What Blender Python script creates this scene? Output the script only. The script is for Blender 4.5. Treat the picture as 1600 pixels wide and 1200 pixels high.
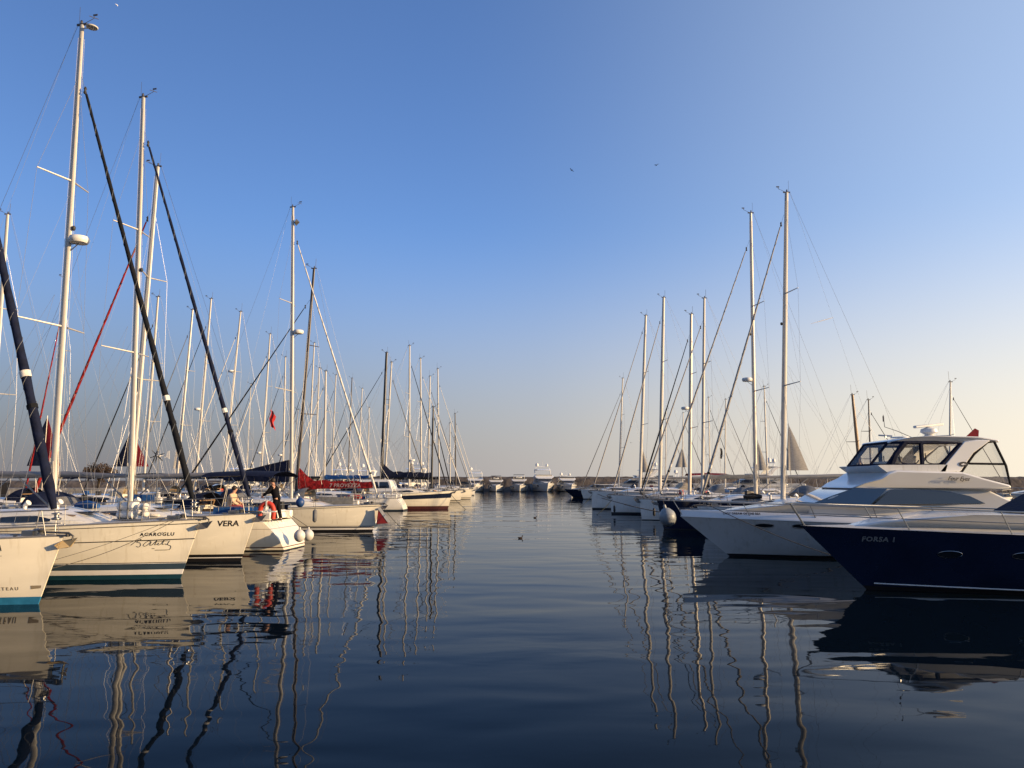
import bpy, math, random
from mathutils import Vector, Matrix
R = math.radians
random.seed(7)
S = bpy.context.scene
for o in list(bpy.data.objects): bpy.data.objects.remove(o)
COL = S.collection

# ------------------------------------------------------------------ camera
EYE = 2.8; FPX = 1180.0; PITCH = math.atan(150/FPX)
cd = bpy.data.cameras.new('camera'); cam = bpy.data.objects.new('camera', cd); COL.objects.link(cam)
cd.sensor_width = 36; cd.lens = FPX/1600*36; cd.clip_start = .1; cd.clip_end = 12000
cam.location = (0, 0, EYE); cam.rotation_euler = (R(90)+PITCH, 0, 0); S.camera = cam

# ------------------------------------------------------------------ sky, sun, exposure
SUN_EL, SUN_AZ = R(11), R(106)          # azimuth clockwise from +Y
w = bpy.data.worlds.new('World'); S.world = w; w.use_nodes = True
nt = w.node_tree; nt.nodes.clear()
sky = nt.nodes.new('ShaderNodeTexSky'); sky.sky_type = 'NISHITA'; sky.sun_disc = False
sky.sun_elevation = SUN_EL; sky.sun_rotation = SUN_AZ; sky.altitude = 0
sky.air_density = 1.0; sky.dust_density = 1.0; sky.ozone_density = 2.6
# a layer of greyish-pink haze low over the sea, thinning upwards, paler towards the sun
tc = nt.nodes.new('ShaderNodeTexCoord'); sep = nt.nodes.new('ShaderNodeSeparateXYZ')
nt.links.new(tc.outputs['Generated'], sep.inputs[0])
az = nt.nodes.new('ShaderNodeMapRange'); az.inputs['From Min'].default_value = -1; az.inputs['From Max'].default_value = 1
nt.links.new(sep.outputs['X'], az.inputs['Value'])
hz = nt.nodes.new('ShaderNodeValToRGB'); nt.links.new(az.outputs[0], hz.inputs[0])
hz.color_ramp.elements[0].position = .28; hz.color_ramp.elements[0].color = (1.5, 1.43, 1.55, 1); hz.color_ramp.elements[1].color = (12, 9.0, 5.6, 1)
e = hz.color_ramp.elements.new(.52); e.color = (3.1, 2.85, 2.75, 1)
e = hz.color_ramp.elements.new(.78); e.color = (6.4, 5.6, 4.4, 1)
el = nt.nodes.new('ShaderNodeValToRGB'); nt.links.new(sep.outputs['Z'], el.inputs[0])
el.color_ramp.interpolation = 'EASE'
el.color_ramp.elements[0].position = 0; el.color_ramp.elements[0].color = (.9,)*3+(1,)
el.color_ramp.elements[1].position = .34; el.color_ramp.elements[1].color = (0, 0, 0, 1)
tn = nt.nodes.new('ShaderNodeMix'); tn.data_type = 'RGBA'; tn.blend_type = 'MULTIPLY'; tn.inputs[0].default_value = 1
tn.inputs[7].default_value = (1.08, 1.22, 1.62, 1); nt.links.new(sky.outputs[0], tn.inputs[6])
# the whole sky pales towards the sun's side
vr = nt.nodes.new('ShaderNodeMapRange'); vr.interpolation_type = 'SMOOTHSTEP'; vr.inputs['From Min'].default_value = -.12; vr.inputs['From Max'].default_value = 1; vr.inputs['To Max'].default_value = .62
nt.links.new(sep.outputs['X'], vr.inputs['Value'])
vl = nt.nodes.new('ShaderNodeMix'); vl.data_type = 'RGBA'; vl.inputs[7].default_value = (4.7, 5.6, 6.5, 1)
dr = nt.nodes.new('ShaderNodeMapRange'); dr.interpolation_type = 'SMOOTHSTEP'; dr.inputs['From Min'].default_value = -.6; dr.inputs['From Max'].default_value = 0; dr.inputs['To Min'].default_value = .76; dr.inputs['To Max'].default_value = 1
nt.links.new(sep.outputs['X'], dr.inputs['Value']); vs_ = nt.nodes.new('ShaderNodeVectorMath'); vs_.operation = 'SCALE'
nt.links.new(tn.outputs[2], vs_.inputs[0]); nt.links.new(dr.outputs[0], vs_.inputs['Scale'])
nt.links.new(vr.outputs[0], vl.inputs[0]); nt.links.new(vs_.outputs[0], vl.inputs[6])
mx = nt.nodes.new('ShaderNodeMix'); mx.data_type = 'RGBA'
nt.links.new(el.outputs[0], mx.inputs[0]); nt.links.new(vl.outputs[2], mx.inputs[6]); nt.links.new(hz.outputs[0], mx.inputs[7])
bg = nt.nodes.new('ShaderNodeBackground'); bg.inputs[1].default_value = .1
wo = nt.nodes.new('ShaderNodeOutputWorld')
nt.links.new(mx.outputs[2], bg.inputs[0]); nt.links.new(bg.outputs[0], wo.inputs[0])
sd = bpy.data.lights.new('sun', 'SUN'); sd.energy = 4.7; sd.angle = R(.5); sd.color = (1, .70, .38)
so = bpy.data.objects.new('sun', sd); COL.objects.link(so); so.location = (60, -30, 30)
sdir = Vector((math.sin(SUN_AZ)*math.cos(SUN_EL), math.cos(SUN_AZ)*math.cos(SUN_EL), math.sin(SUN_EL)))
so.rotation_euler = sdir.to_track_quat('Z', 'Y').to_euler()
S.view_settings.view_transform = 'Standard'; S.view_settings.look = 'None'
S.view_settings.gamma = 1; S.view_settings.exposure = 0.7
S.cycles.max_bounces = 6; S.cycles.transparent_max_bounces = 16; S.cycles.caustics_reflective = False
S.cycles.sample_clamp_indirect = 4

# ------------------------------------------------------------------ measuring (photo is 1600 x 1200)
def P(px, py, Y):
    """point seen at photo pixel px,py at distance Y ahead"""
    u = (px-800)/FPX; v = (600-py)/FPX
    c, s = math.cos(PITCH), math.sin(PITCH)
    t = Y/(c - v*s)
    return Vector((u*t, Y, EYE + t*(s+v*c)))
def Dof(py): return EYE/math.tan(math.atan((py-600)/FPX)-PITCH)

# ------------------------------------------------------------------ materials
def mat(name, col, rough=.5, metal=0, coat=0, var=.06, vs=3.0, bump=0, bs=40, stretch=None, ior=1.5, streak=0):
    m = bpy.data.materials.new(name); m.use_nodes = True; n = m.node_tree; b = n.nodes['Principled BSDF']
    b.inputs['Base Color'].default_value = (*col, 1); b.inputs['Roughness'].default_value = rough
    b.inputs['Metallic'].default_value = metal; b.inputs['Coat Weight'].default_value = coat; b.inputs['Coat Roughness'].default_value = .08
    b.inputs['IOR'].default_value = ior
    if rough >= .8: b.inputs['Specular IOR Level'].default_value = .15
    t = n.nodes.new('ShaderNodeTexCoord'); mp = n.nodes.new('ShaderNodeMapping'); n.links.new(t.outputs['Object'], mp.inputs[0])
    mp.inputs['Scale'].default_value = stretch or (1, 1, 1)
    if var:
        nz = n.nodes.new('ShaderNodeTexNoise'); nz.inputs['Scale'].default_value = vs; nz.inputs['Detail'].default_value = 6
        n.links.new(mp.outputs[0], nz.inputs[0])
        r = n.nodes.new('ShaderNodeValToRGB'); n.links.new(nz.outputs[0], r.inputs[0])
        r.color_ramp.elements[0].position = .3; r.color_ramp.elements[1].position = .7
        r.color_ramp.elements[0].color = (*[c*(1-var*1.6) for c in col], 1)
        r.color_ramp.elements[1].color = (*[min(1, c*(1+var)) for c in col], 1)
        n.links.new(r.outputs[0], b.inputs['Base Color'])
        r2 = n.nodes.new('ShaderNodeMapRange'); n.links.new(nz.outputs[0], r2.inputs[0])
        r2.inputs[3].default_value = rough*.75; r2.inputs[4].default_value = min(1, rough*1.3)
        n.links.new(r2.outputs[0], b.inputs['Roughness'])
    if streak:   # run-off streaks, scuffs and a stained band of weed just over the waterline
        src = b.inputs['Base Color'].links[0].from_socket
        m2 = n.nodes.new('ShaderNodeMapping'); m2.inputs['Scale'].default_value = (5, 5, .35); n.links.new(t.outputs['Object'], m2.inputs[0])
        z1 = n.nodes.new('ShaderNodeTexNoise'); z1.inputs['Scale'].default_value = 1.6; z1.inputs['Detail'].default_value = 7; n.links.new(m2.outputs[0], z1.inputs[0])
        q1 = n.nodes.new('ShaderNodeMapRange'); q1.inputs[1].default_value = .55; q1.inputs[2].default_value = .78; q1.inputs[4].default_value = .5; n.links.new(z1.outputs[0], q1.inputs[0])
        sz = n.nodes.new('ShaderNodeSeparateXYZ'); n.links.new(t.outputs['Object'], sz.inputs[0])
        q2 = n.nodes.new('ShaderNodeMapRange'); q2.inputs[1].default_value = .55; q2.inputs[2].default_value = .10; q2.inputs[4].default_value = .45; n.links.new(sz.outputs['Z'], q2.inputs[0])
        z2 = n.nodes.new('ShaderNodeTexNoise'); z2.inputs['Scale'].default_value = 3; z2.inputs['Detail'].default_value = 8; n.links.new(t.outputs['Object'], z2.inputs[0])
        mu = n.nodes.new('ShaderNodeMath'); mu.operation = 'MULTIPLY'; n.links.new(q2.outputs[0], mu.inputs[0]); n.links.new(z2.outputs[0], mu.inputs[1])
        ad = n.nodes.new('ShaderNodeMath'); ad.operation = 'MAXIMUM'; n.links.new(mu.outputs[0], ad.inputs[0]); n.links.new(q1.outputs[0], ad.inputs[1])
        mm = n.nodes.new('ShaderNodeMix'); mm.data_type = 'RGBA'; n.links.new(ad.outputs[0], mm.inputs[0]); n.links.new(src, mm.inputs[6]); mm.inputs[7].default_value = (col[0]*.62, col[1]*.56, col[2]*.44, 1)
        n.links.new(mm.outputs[2], b.inputs['Base Color'])
        # slight fairing waviness of the moulded skin
        z3 = n.nodes.new('ShaderNodeTexNoise'); z3.inputs['Scale'].default_value = 1.1; z3.inputs['Detail'].default_value = 1; n.links.new(t.outputs['Object'], z3.inputs[0])
        b3 = n.nodes.new('ShaderNodeBump'); b3.inputs['Distance'].default_value = .006; n.links.new(z3.outputs[0], b3.inputs['Height']); n.links.new(b3.outputs[0], b.inputs['Normal']); n.links.new(b3.outputs[0], b.inputs['Coat Normal'])
    if bump:
        n2 = n.nodes.new('ShaderNodeTexNoise'); n2.inputs['Scale'].default_value = bs; n2.inputs['Detail'].default_value = 4
        n.links.new(mp.outputs[0], n2.inputs[0])
        bp = n.nodes.new('ShaderNodeBump'); bp.inputs['Distance'].default_value = bump; n.links.new(n2.outputs[0], bp.inputs['Height'])
        n.links.new(bp.outputs[0], b.inputs['Normal'])
    return m
M = {}
M['gel'] = mat('white_gelcoat', (.76, .74, .68), .22, coat=.4, var=.04, vs=.8, stretch=(1, 1, 3), streak=1)
M['gel2'] = mat('cream_gelcoat', (.76, .71, .58), .25, coat=.4, var=.05, vs=.8, stretch=(1, 1, 3), streak=1)
M['gelgrey'] = mat('grey_and_shaded_white_gelcoat', (.60, .60, .58), .28, coat=.3, var=.05, vs=.8, streak=1)  # also the flybridge yacht's white hull, its shade put into the grey
M['yachtwhite'] = mat('yacht_white', (.72, .72, .70), .2, coat=.5, var=.03, vs=.6)
M['navy'] = mat('navy_gelcoat', (.010, .018, .046), .12, coat=.6, var=.15, vs=1.0)
M['navyb'] = mat('dark_navy_gelcoat', (.012, .018, .04), .15, coat=.5, var=.1)
M['deck'] = mat('deck_nonslip', (.46, .45, .42), .6, var=.06, vs=6, bump=.002, bs=120)
M['teak'] = mat('teak', (.24, .15, .08), .6, var=.2, vs=8, stretch=(.4, 6, 6))
M['alu'] = mat('mast_aluminium', (.46, .43, .38), .38, metal=.35, var=.08, vs=2, stretch=(1, 1, .3))
M['aluw'] = mat('mast_painted', (.50, .475, .42), .35, var=.06, vs=2, stretch=(1, 1, .3))
M['alug'] = mat('boom_grey', (.22, .215, .21), .42, metal=.2, var=.08, vs=2)
M['black'] = mat('black_mast', (.018, .017, .018), .35, var=.1)
M['carbon'] = mat('dark_brown_mast', (.05, .04, .035), .4, var=.2)
M['wood'] = mat('varnished_wood', (.22, .13, .06), .35, coat=.3, var=.25, vs=3, stretch=(6, 6, .6))
M['steel'] = mat('stainless', (.34, .34, .34), .3, metal=1, var=.03)
M['rail'] = mat('dull_rail_steel', (.20, .20, .20), .4, metal=.7, var=.05)
M['wire'] = mat('rigging_wire', (.32, .32, .33), .4, metal=.6, var=0)
M['wired'] = mat('dark_line', (.05, .05, .06), .6, var=0)
M['rope'] = mat('rope', (.10, .09, .075), .9, var=.2, vs=30)
M['ropew'] = mat('white_rope', (.55, .52, .46), .9, var=.2, vs=30)
M['ropeo'] = mat('orange_rope', (.55, .25, .06), .9, var=.2, vs=30)
M['cnavy'] = mat('navy_canvas', (.008, .012, .032), .85, var=.25, vs=5, bump=.02, bs=9)
M['cblack'] = mat('charcoal_canvas', (.009, .010, .013), .85, var=.25, vs=5, bump=.02, bs=9)
M['cblue'] = mat('blue_canvas', (.015, .07, .22), .85, var=.2, vs=5, bump=.015, bs=9)
M['cred'] = mat('red_canvas', (.22, .011, .013), .8, var=.35, vs=4, bump=.09, bs=4)
M['cgrey'] = mat('grey_canvas', (.16, .165, .17), .85, var=.15, vs=5, bump=.015, bs=9)
M['cbeige'] = mat('beige_canvas', (.45, .38, .27), .85, var=.15, vs=5, bump=.015, bs=9)
M['cwhite'] = mat('sailcloth', (.66, .63, .56), .8, var=.08, vs=5, bump=.01, bs=12)
M['cmaroon'] = mat('maroon_canvas', (.17, .012, .02), .85, var=.2, vs=5)
M['csail'] = mat('grey_sailcloth', (.34, .325, .30), .8, var=.12, vs=3, stretch=(1, 1, 4))
M['blue'] = mat('blue_antifouling', (.02, .16, .30), .5, var=.12, vs=5)
M['dark'] = mat('dark_antifouling', (.012, .014, .018), .5, var=.2, vs=5)
M['maroonaf'] = mat('maroon_antifouling', (.07, .015, .015), .5, var=.2, vs=5)
M['sblue'] = mat('slate_blue_stripe', (.035, .06, .085), .35, var=.08)
M['steal'] = mat('teal_stripe', (.010, .048, .070), .35, var=.08)
M['sblack'] = mat('black_stripe', (.012, .011, .012), .35, var=.05)
M['swhite'] = mat('white_stripe', (.74, .72, .68), .3, var=.03)
M['glassd'] = mat('dark_window', (.012, .016, .022), .06, coat=.5, var=0)
M['glassf'] = mat('far_window', (.010, .012, .016), .5, var=0)
M['glassb'] = mat('windshield_glass', (.055, .09, .13), .05, coat=1, var=0)
M['rubber'] = mat('black_rubber', (.02, .02, .02), .6, var=.1)
M['fend'] = mat('white_fender', (.55, .54, .50), .45, var=.12, vs=6)
M['fendg'] = mat('grey_fender', (.24, .26, .27), .45, var=.12, vs=4)
M['fendb'] = mat('blue_fender', (.012, .05, .17), .45, var=.1)
M['orange'] = mat('red_orange_buoy', (.46, .034, .014), .55, var=.12, vs=8)
M['redflag'] = mat('red_flag', (.55, .02, .015), .7, var=.1)
M['algae'] = mat('weedy_rope', (.05, .055, .035), .9, var=.3, vs=20)
M['galv'] = mat('anchor_galvanised', (.14, .135, .125), .5, metal=.5, var=.2, vs=8)
M['bronze'] = mat('anchor_cover_tan', (.5, .36, .17), .6, var=.15)
M['ink'] = mat('lettering_dark', (.012, .01, .012), .4, var=0)
M['inkg'] = mat('lettering_grey', (.20, .20, .20), .4, var=0)
M['inkb'] = mat('lettering_bronze', (.22, .18, .12), .4, var=0)
M['inkl'] = mat('lettering_pale', (.34, .26, .25), .5, var=0)
M['plastic'] = mat('white_plastic', (.68, .67, .63), .35, var=.04)
M['stone'] = mat('breakwater_stone', (.10, .085, .075), .9, var=.35, vs=.35, bump=.3, bs=.8)
M['concrete'] = mat('concrete', (.32, .30, .27), .85, var=.2, vs=1.2, bump=.01, bs=20)
M['skin'] = mat('skin', (.42, .22, .14), .5, var=.05)
M['hair'] = mat('dark_hair', (.015, .01, .008), .6, var=.1)
M['cloth_dark'] = mat('black_clothes', (.004, .004, .007), .9, var=.2, vs=10)
M['cloth_jeans'] = mat('dark_jeans', (.02, .03, .055), .9, var=.2, vs=10)
M['cloth_beige'] = mat('beige_shirt', (.58, .42, .28), .9, var=.1, vs=10)
M['cloth_red'] = mat('red_shorts', (.45, .05, .04), .9, var=.1, vs=10)
M['bark'] = mat('bark', (.06, .045, .03), .9, var=.3)
M['leaf'] = mat('leaf', (.055, .036, .024), .8, var=.3, vs=2)
M['duck'] = mat('duck_brown', (.03, .022, .018), .8, var=.3, vs=20)
M['redf'] = mat('dark_red_float', (.22, .012, .012), .5, var=.1)
M['brown'] = mat('brown_hull', (.09, .03, .02), .35, coat=.3, var=.1)
M['yellow'] = mat('yellow_paint', (.60, .42, .12), .6, var=.1)
M['cloud'] = mat('contrail_white', (.9, .9, .9), 1, var=0)
def clear_mat(name, tint, gl):
    m = bpy.data.materials.new(name); m.use_nodes = True; n = m.node_tree; n.nodes.clear()
    o = n.nodes.new('ShaderNodeOutputMaterial'); t = n.nodes.new('ShaderNodeBsdfTransparent'); t.inputs[0].default_value = (*tint, 1)
    g = n.nodes.new('ShaderNodeBsdfPrincipled'); g.inputs['Base Color'].default_value = (.5, .5, .5, 1); g.inputs['Roughness'].default_value = .15
    nz = n.nodes.new('ShaderNodeTexNoise'); nz.inputs['Scale'].default_value = 3
    mr = n.nodes.new('ShaderNodeMapRange'); mr.inputs[3].default_value = gl*.4; mr.inputs[4].default_value = gl*1.8
    n.links.new(nz.outputs[0], mr.inputs[0])
    x = n.nodes.new('ShaderNodeMixShader'); n.links.new(mr.outputs[0], x.inputs[0]); n.links.new(t.outputs[0], x.inputs[1]); n.links.new(g.outputs[0], x.inputs[2])
    n.links.new(x.outputs[0], o.inputs[0]); return m
M['vinyl'] = clear_mat('clear_vinyl', (.82, .80, .76), .22)
M['smoke'] = clear_mat('smoked_glass', (.30, .32, .35), .25)

# ------------------------------------------------------------------ mesh tools
class MB:
    def __init__(s): s.v = []; s.f = []; s.m = []
    def add(s, vs, fs, mi=0):
        k = len(s.v); s.v += [tuple(p) for p in vs]
        for i, f in enumerate(fs): s.f.append([a+k for a in f]); s.m.append(mi if isinstance(mi, int) else mi[i])
        return s
    def box(s, c, d, rz=0, mi=0, ry=0):
        x, y, z = [a/2 for a in d]; m = Matrix.Rotation(rz, 3, 'Z') @ Matrix.Rotation(ry, 3, 'Y'); c = Vector(c)
        vs = [c+m @ Vector((i*x, j*y, k*z)) for i in (-1, 1) for j in (-1, 1) for k in (-1, 1)]
        return s.add(vs, [(0, 1, 3, 2), (4, 6, 7, 5), (0, 4, 5, 1), (2, 3, 7, 6), (0, 2, 6, 4), (1, 5, 7, 3)], mi)
    def tube(s, pts, r, n=8, mi=0, sq=1.0, cap=True):
        """swept tube; r a number or list; sq flattens it sideways (local y)"""
        pts = [Vector(p) for p in pts]; N = len(pts); rs = r if isinstance(r, (list, tuple)) else [r]*N
        vs = []; prev = None
        for i, p in enumerate(pts):
            t = (pts[min(i+1, N-1)]-pts[max(i-1, 0)]).normalized()
            ref = Vector((0, 1, 0)) if abs(t.y) < .95 else Vector((1, 0, 0))
            a = t.cross(ref).normalized(); b = t.cross(a).normalized()
            if prev is not None and a.dot(prev) < 0: a = -a; b = -b
            prev = a
            for k in range(n):
                q = 2*math.pi*k/n; vs.append(p+a*math.cos(q)*rs[i]+b*math.sin(q)*rs[i]*sq)
        fs = [(i*n+k, i*n+(k+1) % n, (i+1)*n+(k+1) % n, (i+1)*n+k) for i in range(N-1) for k in range(n)]
        if cap: fs += [tuple(range(n))[::-1], tuple((N-1)*n+k for k in range(n))]
        return s.add(vs, fs, mi)
    def lathe(s, c, prof, n=16, axis='Z', mi=0):
        """prof list of (r, h)"""
        c = Vector(c); vs = []
        for r, h in prof:
            for k in range(n):
                q = 2*math.pi*k/n; p = (r*math.cos(q), r*math.sin(q), h)
                if axis == 'X': p = (h, p[0], p[1])
                if axis == 'Y': p = (p[1], h, p[0])
                vs.append(c+Vector(p))
        N = len(prof)
        fs = [(i*n+k, i*n+(k+1) % n, (i+1)*n+(k+1) % n, (i+1)*n+k) for i in range(N-1) for k in range(n)]
        fs += [tuple(range(n))[::-1], tuple((N-1)*n+k for k in range(n))]
        return s.add(vs, fs, mi)
    def ball(s, c, r, n=14, sc=(1, 1, 1), mi=0):
        c = Vector(c); prof = []
        m = max(6, n//2+1)
        vs = [c+Vector((0, 0, -r*sc[2]))]; fs = []
        for i in range(1, m):
            a = -math.pi/2+math.pi*i/m
            for k in range(n):
                q = 2*math.pi*k/n
                vs.append(c+Vector((r*sc[0]*math.cos(a)*math.cos(q), r*sc[1]*math.cos(a)*math.sin(q), r*sc[2]*math.sin(a))))
        vs.append(c+Vector((0, 0, r*sc[2]))); L = len(vs)-1
        for k in range(n): fs.append((0, 1+(k+1) % n, 1+k)); fs.append((L, L-n+k, L-n+(k+1) % n))
        for i in range(m-2):
            for k in range(n): fs.append((1+i*n+k, 1+i*n+(k+1) % n, 1+(i+1)*n+(k+1) % n, 1+(i+1)*n+k))
        return s.add(vs, fs, mi)
    def loft(s, rings, close=False, caps=True, mi=0):
        n = len(rings[0]); vs = [p for r in rings for p in r]; fs = []
        for i in range(len(rings)-1):
            for k in range(n if close else n-1):
                fs.append((i*n+k, i*n+(k+1) % n, (i+1)*n+(k+1) % n, (i+1)*n+k))
        if caps: fs += [tuple(range(n))[::-1], tuple((len(rings)-1)*n+k for k in range(n))]
        return s.add(vs, fs, mi)
    def slab(s, poly, wf, mi=0):
        """side profile poly of (x,z) spread across y to +-wf(x,z)"""
        n = len(poly)
        vs = [(x, -wf(x, z), z) for x, z in poly]+[(x, wf(x, z), z) for x, z in poly]
        fs = [tuple(range(n)), tuple(range(2*n-1, n-1, -1))]+[((i+1) % n, i, n+i, n+(i+1) % n) for i in range(n)]
        return s.add(vs, fs, mi)
    def build(s, name, ms, parent=None, smooth=True, bevel=0, seg=2, angle=40, tri=False):
        me = bpy.data.meshes.new(name); me.from_pydata(s.v, [], s.f)
        if not isinstance(ms, (list, tuple)): ms = [ms]
        for m in ms: me.materials.append(M[m])
        if len(ms) > 1: me.polygons.foreach_set('material_index', s.m)
        if smooth: me.polygons.foreach_set('use_smooth', [True]*len(me.polygons))
        me.validate()
        import bmesh
        b = bmesh.new(); b.from_mesh(me); bmesh.ops.recalc_face_normals(b, faces=b.faces); b.to_mesh(me); b.free()
        if smooth: me.set_sharp_from_angle(angle=R(angle))
        o = bpy.data.objects.new(name, me); COL.objects.link(o)
        if parent is not None: o.parent = parent
        if bevel:
            bv = o.modifiers.new('bevel', 'BEVEL'); bv.width = bevel; bv.segments = seg; bv.limit_method = 'ANGLE'; bv.angle_limit = R(28)
            bv.harden_normals = False
        return o
def tag(o, label, cat, group=None, kind=None):
    if label: o['label'] = label
    if cat: o['category'] = cat
    if group: o['group'] = group
    if kind: o['kind'] = kind
    return o
def empty(name, loc, rz=0):
    o = bpy.data.objects.new(name, None); COL.objects.link(o); o.location = loc; o.rotation_euler = (0, 0, rz); o.empty_display_size = .2
    return o
def lerp(a, b, t): return a+(b-a)*t
def catmull(pts, k=4):
    pts = [Vector(p) for p in pts]; out = []
    for i in range(len(pts)-1):
        a, b, c, d = pts[max(i-1, 0)], pts[i], pts[i+1], pts[min(i+2, len(pts)-1)]
        for j in range(k):
            t = j/k; out.append(.5*((2*b)+(c-a)*t+(2*a-5*b+4*c-d)*t*t+(3*b-a-3*c+d)*t**3))
    return out+[pts[-1]]
def text_polys(s, size, shear=0, bold=0.0, space=1.0):
    cu = bpy.data.curves.new('lettering', 'FONT'); cu.body = s; cu.size = size; cu.shear = shear; cu.offset = bold; cu.space_character = space
    cu.resolution_u = 3
    o = bpy.data.objects.new('lettering', cu); COL.objects.link(o)
    me = bpy.data.meshes.new_from_object(o.evaluated_get(bpy.context.evaluated_depsgraph_get()))
    vs = [tuple(v.co) for v in me.vertices]; fs = [tuple(p.vertices) for p in me.polygons]
    bpy.data.objects.remove(o); bpy.data.meshes.remove(me); bpy.data.curves.remove(cu)
    return vs, fs

# ================================================================== hull shapes (x forward, stem at the waterline = origin)
class Hull:
    def __init__(s, L, B, fb, fs, rake=.5, srake=.5, kr=5, ps=2.2, pw=1.25, wl=.86, cs=.22, cw=.35, tm=.42, sag=0):
        s.__dict__.update(locals()); del s.__dict__['s']
    def sheer(s, t): return s.fs+(s.fb-s.fs)*t**1.8 - s.sag*math.sin(math.pi*t)
    def hb(s, t, z):
        u = max(0, (t-s.tm)/(1-s.tm)); q = max(0, (s.tm-t)/s.tm)
        bs = s.B/2*(1-u**s.ps)*(1-s.cs*q*q); bw = s.B/2*s.wl*(1-u**s.pw)*(1-s.cw*q*q)
        if z <= 0: return bw*math.sqrt(max(0, 1-(z/-.75)**2))
        return lerp(bw, bs, min(1, z/s.sheer(t))**.75)
    def x(s, t, z): return -s.L*(1-t)+s.rake*(z/s.fb)*t**s.kr+s.srake*max(0, z/s.fs)**1.7*(1-t)**7
    def half(s, x, z):
        a, b = 0., 1.
        for _ in range(24):
            m = (a+b)/2
            if s.x(m, z) < x: a = m
            else: b = m
        return s.hb(a, z)
    def tz(s, x):
        a, b = 0., 1.
        for _ in range(24):
            m = (a+b)/2
            if s.x(m, s.sheer(m)) < x: a = m
            else: b = m
        return a
    def deckz(s, x): return s.sheer(s.tz(x))
    def deckb(s, x): t = s.tz(x); return s.hb(t, s.sheer(t))
    def mesh(s, parent, bands, top_bands=(), main='gel', nt=30, name='hull'):
        """bands [(z_top, material)] counted up from the keel; top_bands [(frac0, frac1, material)] of what is left below the sheer"""
        mats = []; rows = [('z', -.6), ('z', -.25)]; rm = []
        def mi(m):
            if m not in mats: mats.append(m)
            return mats.index(m)
        base = bands[0][1] if bands else main
        rm.append(mi(base)); last = -.25
        for z, m in bands: rows.append(('z', z)); rm.append(mi(m)); last = z
        fr = sorted({.18, .36, .54, .7, .85, 1.0} | {f for b in top_bands for f in b[:2]})
        lo = 0
        for f in fr:
            rows.append(('f', f)); mm = main
            for a, b, m in top_bands:
                if lo >= a-1e-6 and f <= b+1e-6: mm = m
            rm.append(mi(mm)); lo = f
        ts = [i/nt for i in range(nt+1)]; ts = [t if t < .8 else .8+.2*(1-(1-(t-.8)/.2)**1.5) for t in ts]
        V = []; n = len(rows)
        for side in (-1, 1):
            for t in ts:
                sh = s.sheer(t)
                for k, a in rows:
                    z = a if k == 'z' else last+(sh-last)*a
                    V.append((s.x(t, z), side*max(s.hb(t, z), .012), z))
        F = []; FM = []; N = len(ts)
        for sd in range(2):
            o = sd*N*n
            for i in range(N-1):
                for k in range(n-1): F.append((o+i*n+k, o+i*n+k+1, o+(i+1)*n+k+1, o+(i+1)*n+k)); FM.append(rm[k])
        for k in range(n-1):
            F.append((k, k+1, N*n+k+1, N*n+k)); FM.append(rm[k])                    # transom
            a = (N-1)*n; F.append((a+k, a+k+1, N*n+a+k+1, N*n+a+k)); FM.append(rm[k])  # stem
        b = MB(); b.add(V, F, FM)
        return b.build(name, mats, parent, angle=50)
    def deck(s, parent, m='deck', camber=.07, name='deck', nt=24):
        rings = []
        for i in range(nt+1):
            t = i/nt; sh = s.sheer(t); x = s.x(t, sh); h = s.hb(t, sh)
            rings.append([(x, h*y, sh+.004+camber*(1-y*y)*min(1, h)) for y in (-1, -.6, -.2, .2, .6, 1)])
        return MB().loft(rings, caps=False).build(name, m, parent)
    def edge(s, side, t0, t1, n, dz=0, out=0):
        r = []
        for i in range(n+1):
            t = lerp(t0, t1, i/n); sh = s.sheer(t); r.append(Vector((s.x(t, sh), side*(s.hb(t, sh)+out), sh+dz)))
        return r
    def decal(s, name, vs, fs, x0, z0, side, m, parent, flip, off=.005, slope=0):
        """flat lettering pressed onto the hull side; flip for the side where +x runs to the left"""
        b = MB(); V = []
        for p in vs:
            x = x0+(-p[0] if flip else p[0]); z = z0+p[1]+slope*p[0]
            V.append((x, side*(s.half(x, z)+off), z))
        b.add(V, fs); return b.build(name, m, parent, smooth=False)
    def line(s, name, pts, r, side, m, parent, off=.004):
        b = MB(); b.tube([(x, side*(s.half(x, z)+off), z) for x, z in pts], r, 5); return b.build(name, m, parent)
    def oval(s, name, x0, z0, a, c, side, m, parent, rim=None):
        vs = [(0, 0)]+[(a*math.cos(q*math.pi/8), c*math.sin(q*math.pi/8)) for q in range(16)]
        b = MB(); b.add([(x0+p[0], side*(s.half(x0+p[0], z0+p[1])+.006), z0+p[1]) for p in vs], [(0, 1+i, 1+(i+1) % 16) for i in range(16)])
        o = b.build(name, m, parent)
        if rim:
            pts = [(x0+a*math.cos(q*math.pi/8), side*(s.half(x0+a*math.cos(q*math.pi/8), z0+c*math.sin(q*math.pi/8))+.008), z0+c*math.sin(q*math.pi/8)) for q in range(17)]
            MB().tube(pts, .014, 6, cap=False).build('porthole_rim', rim, o)
        return o

def wire(parent, pts, r=.005, m='wire', name='stay'): return MB().tube(pts, r, 5).build(name, m, parent)

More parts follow.
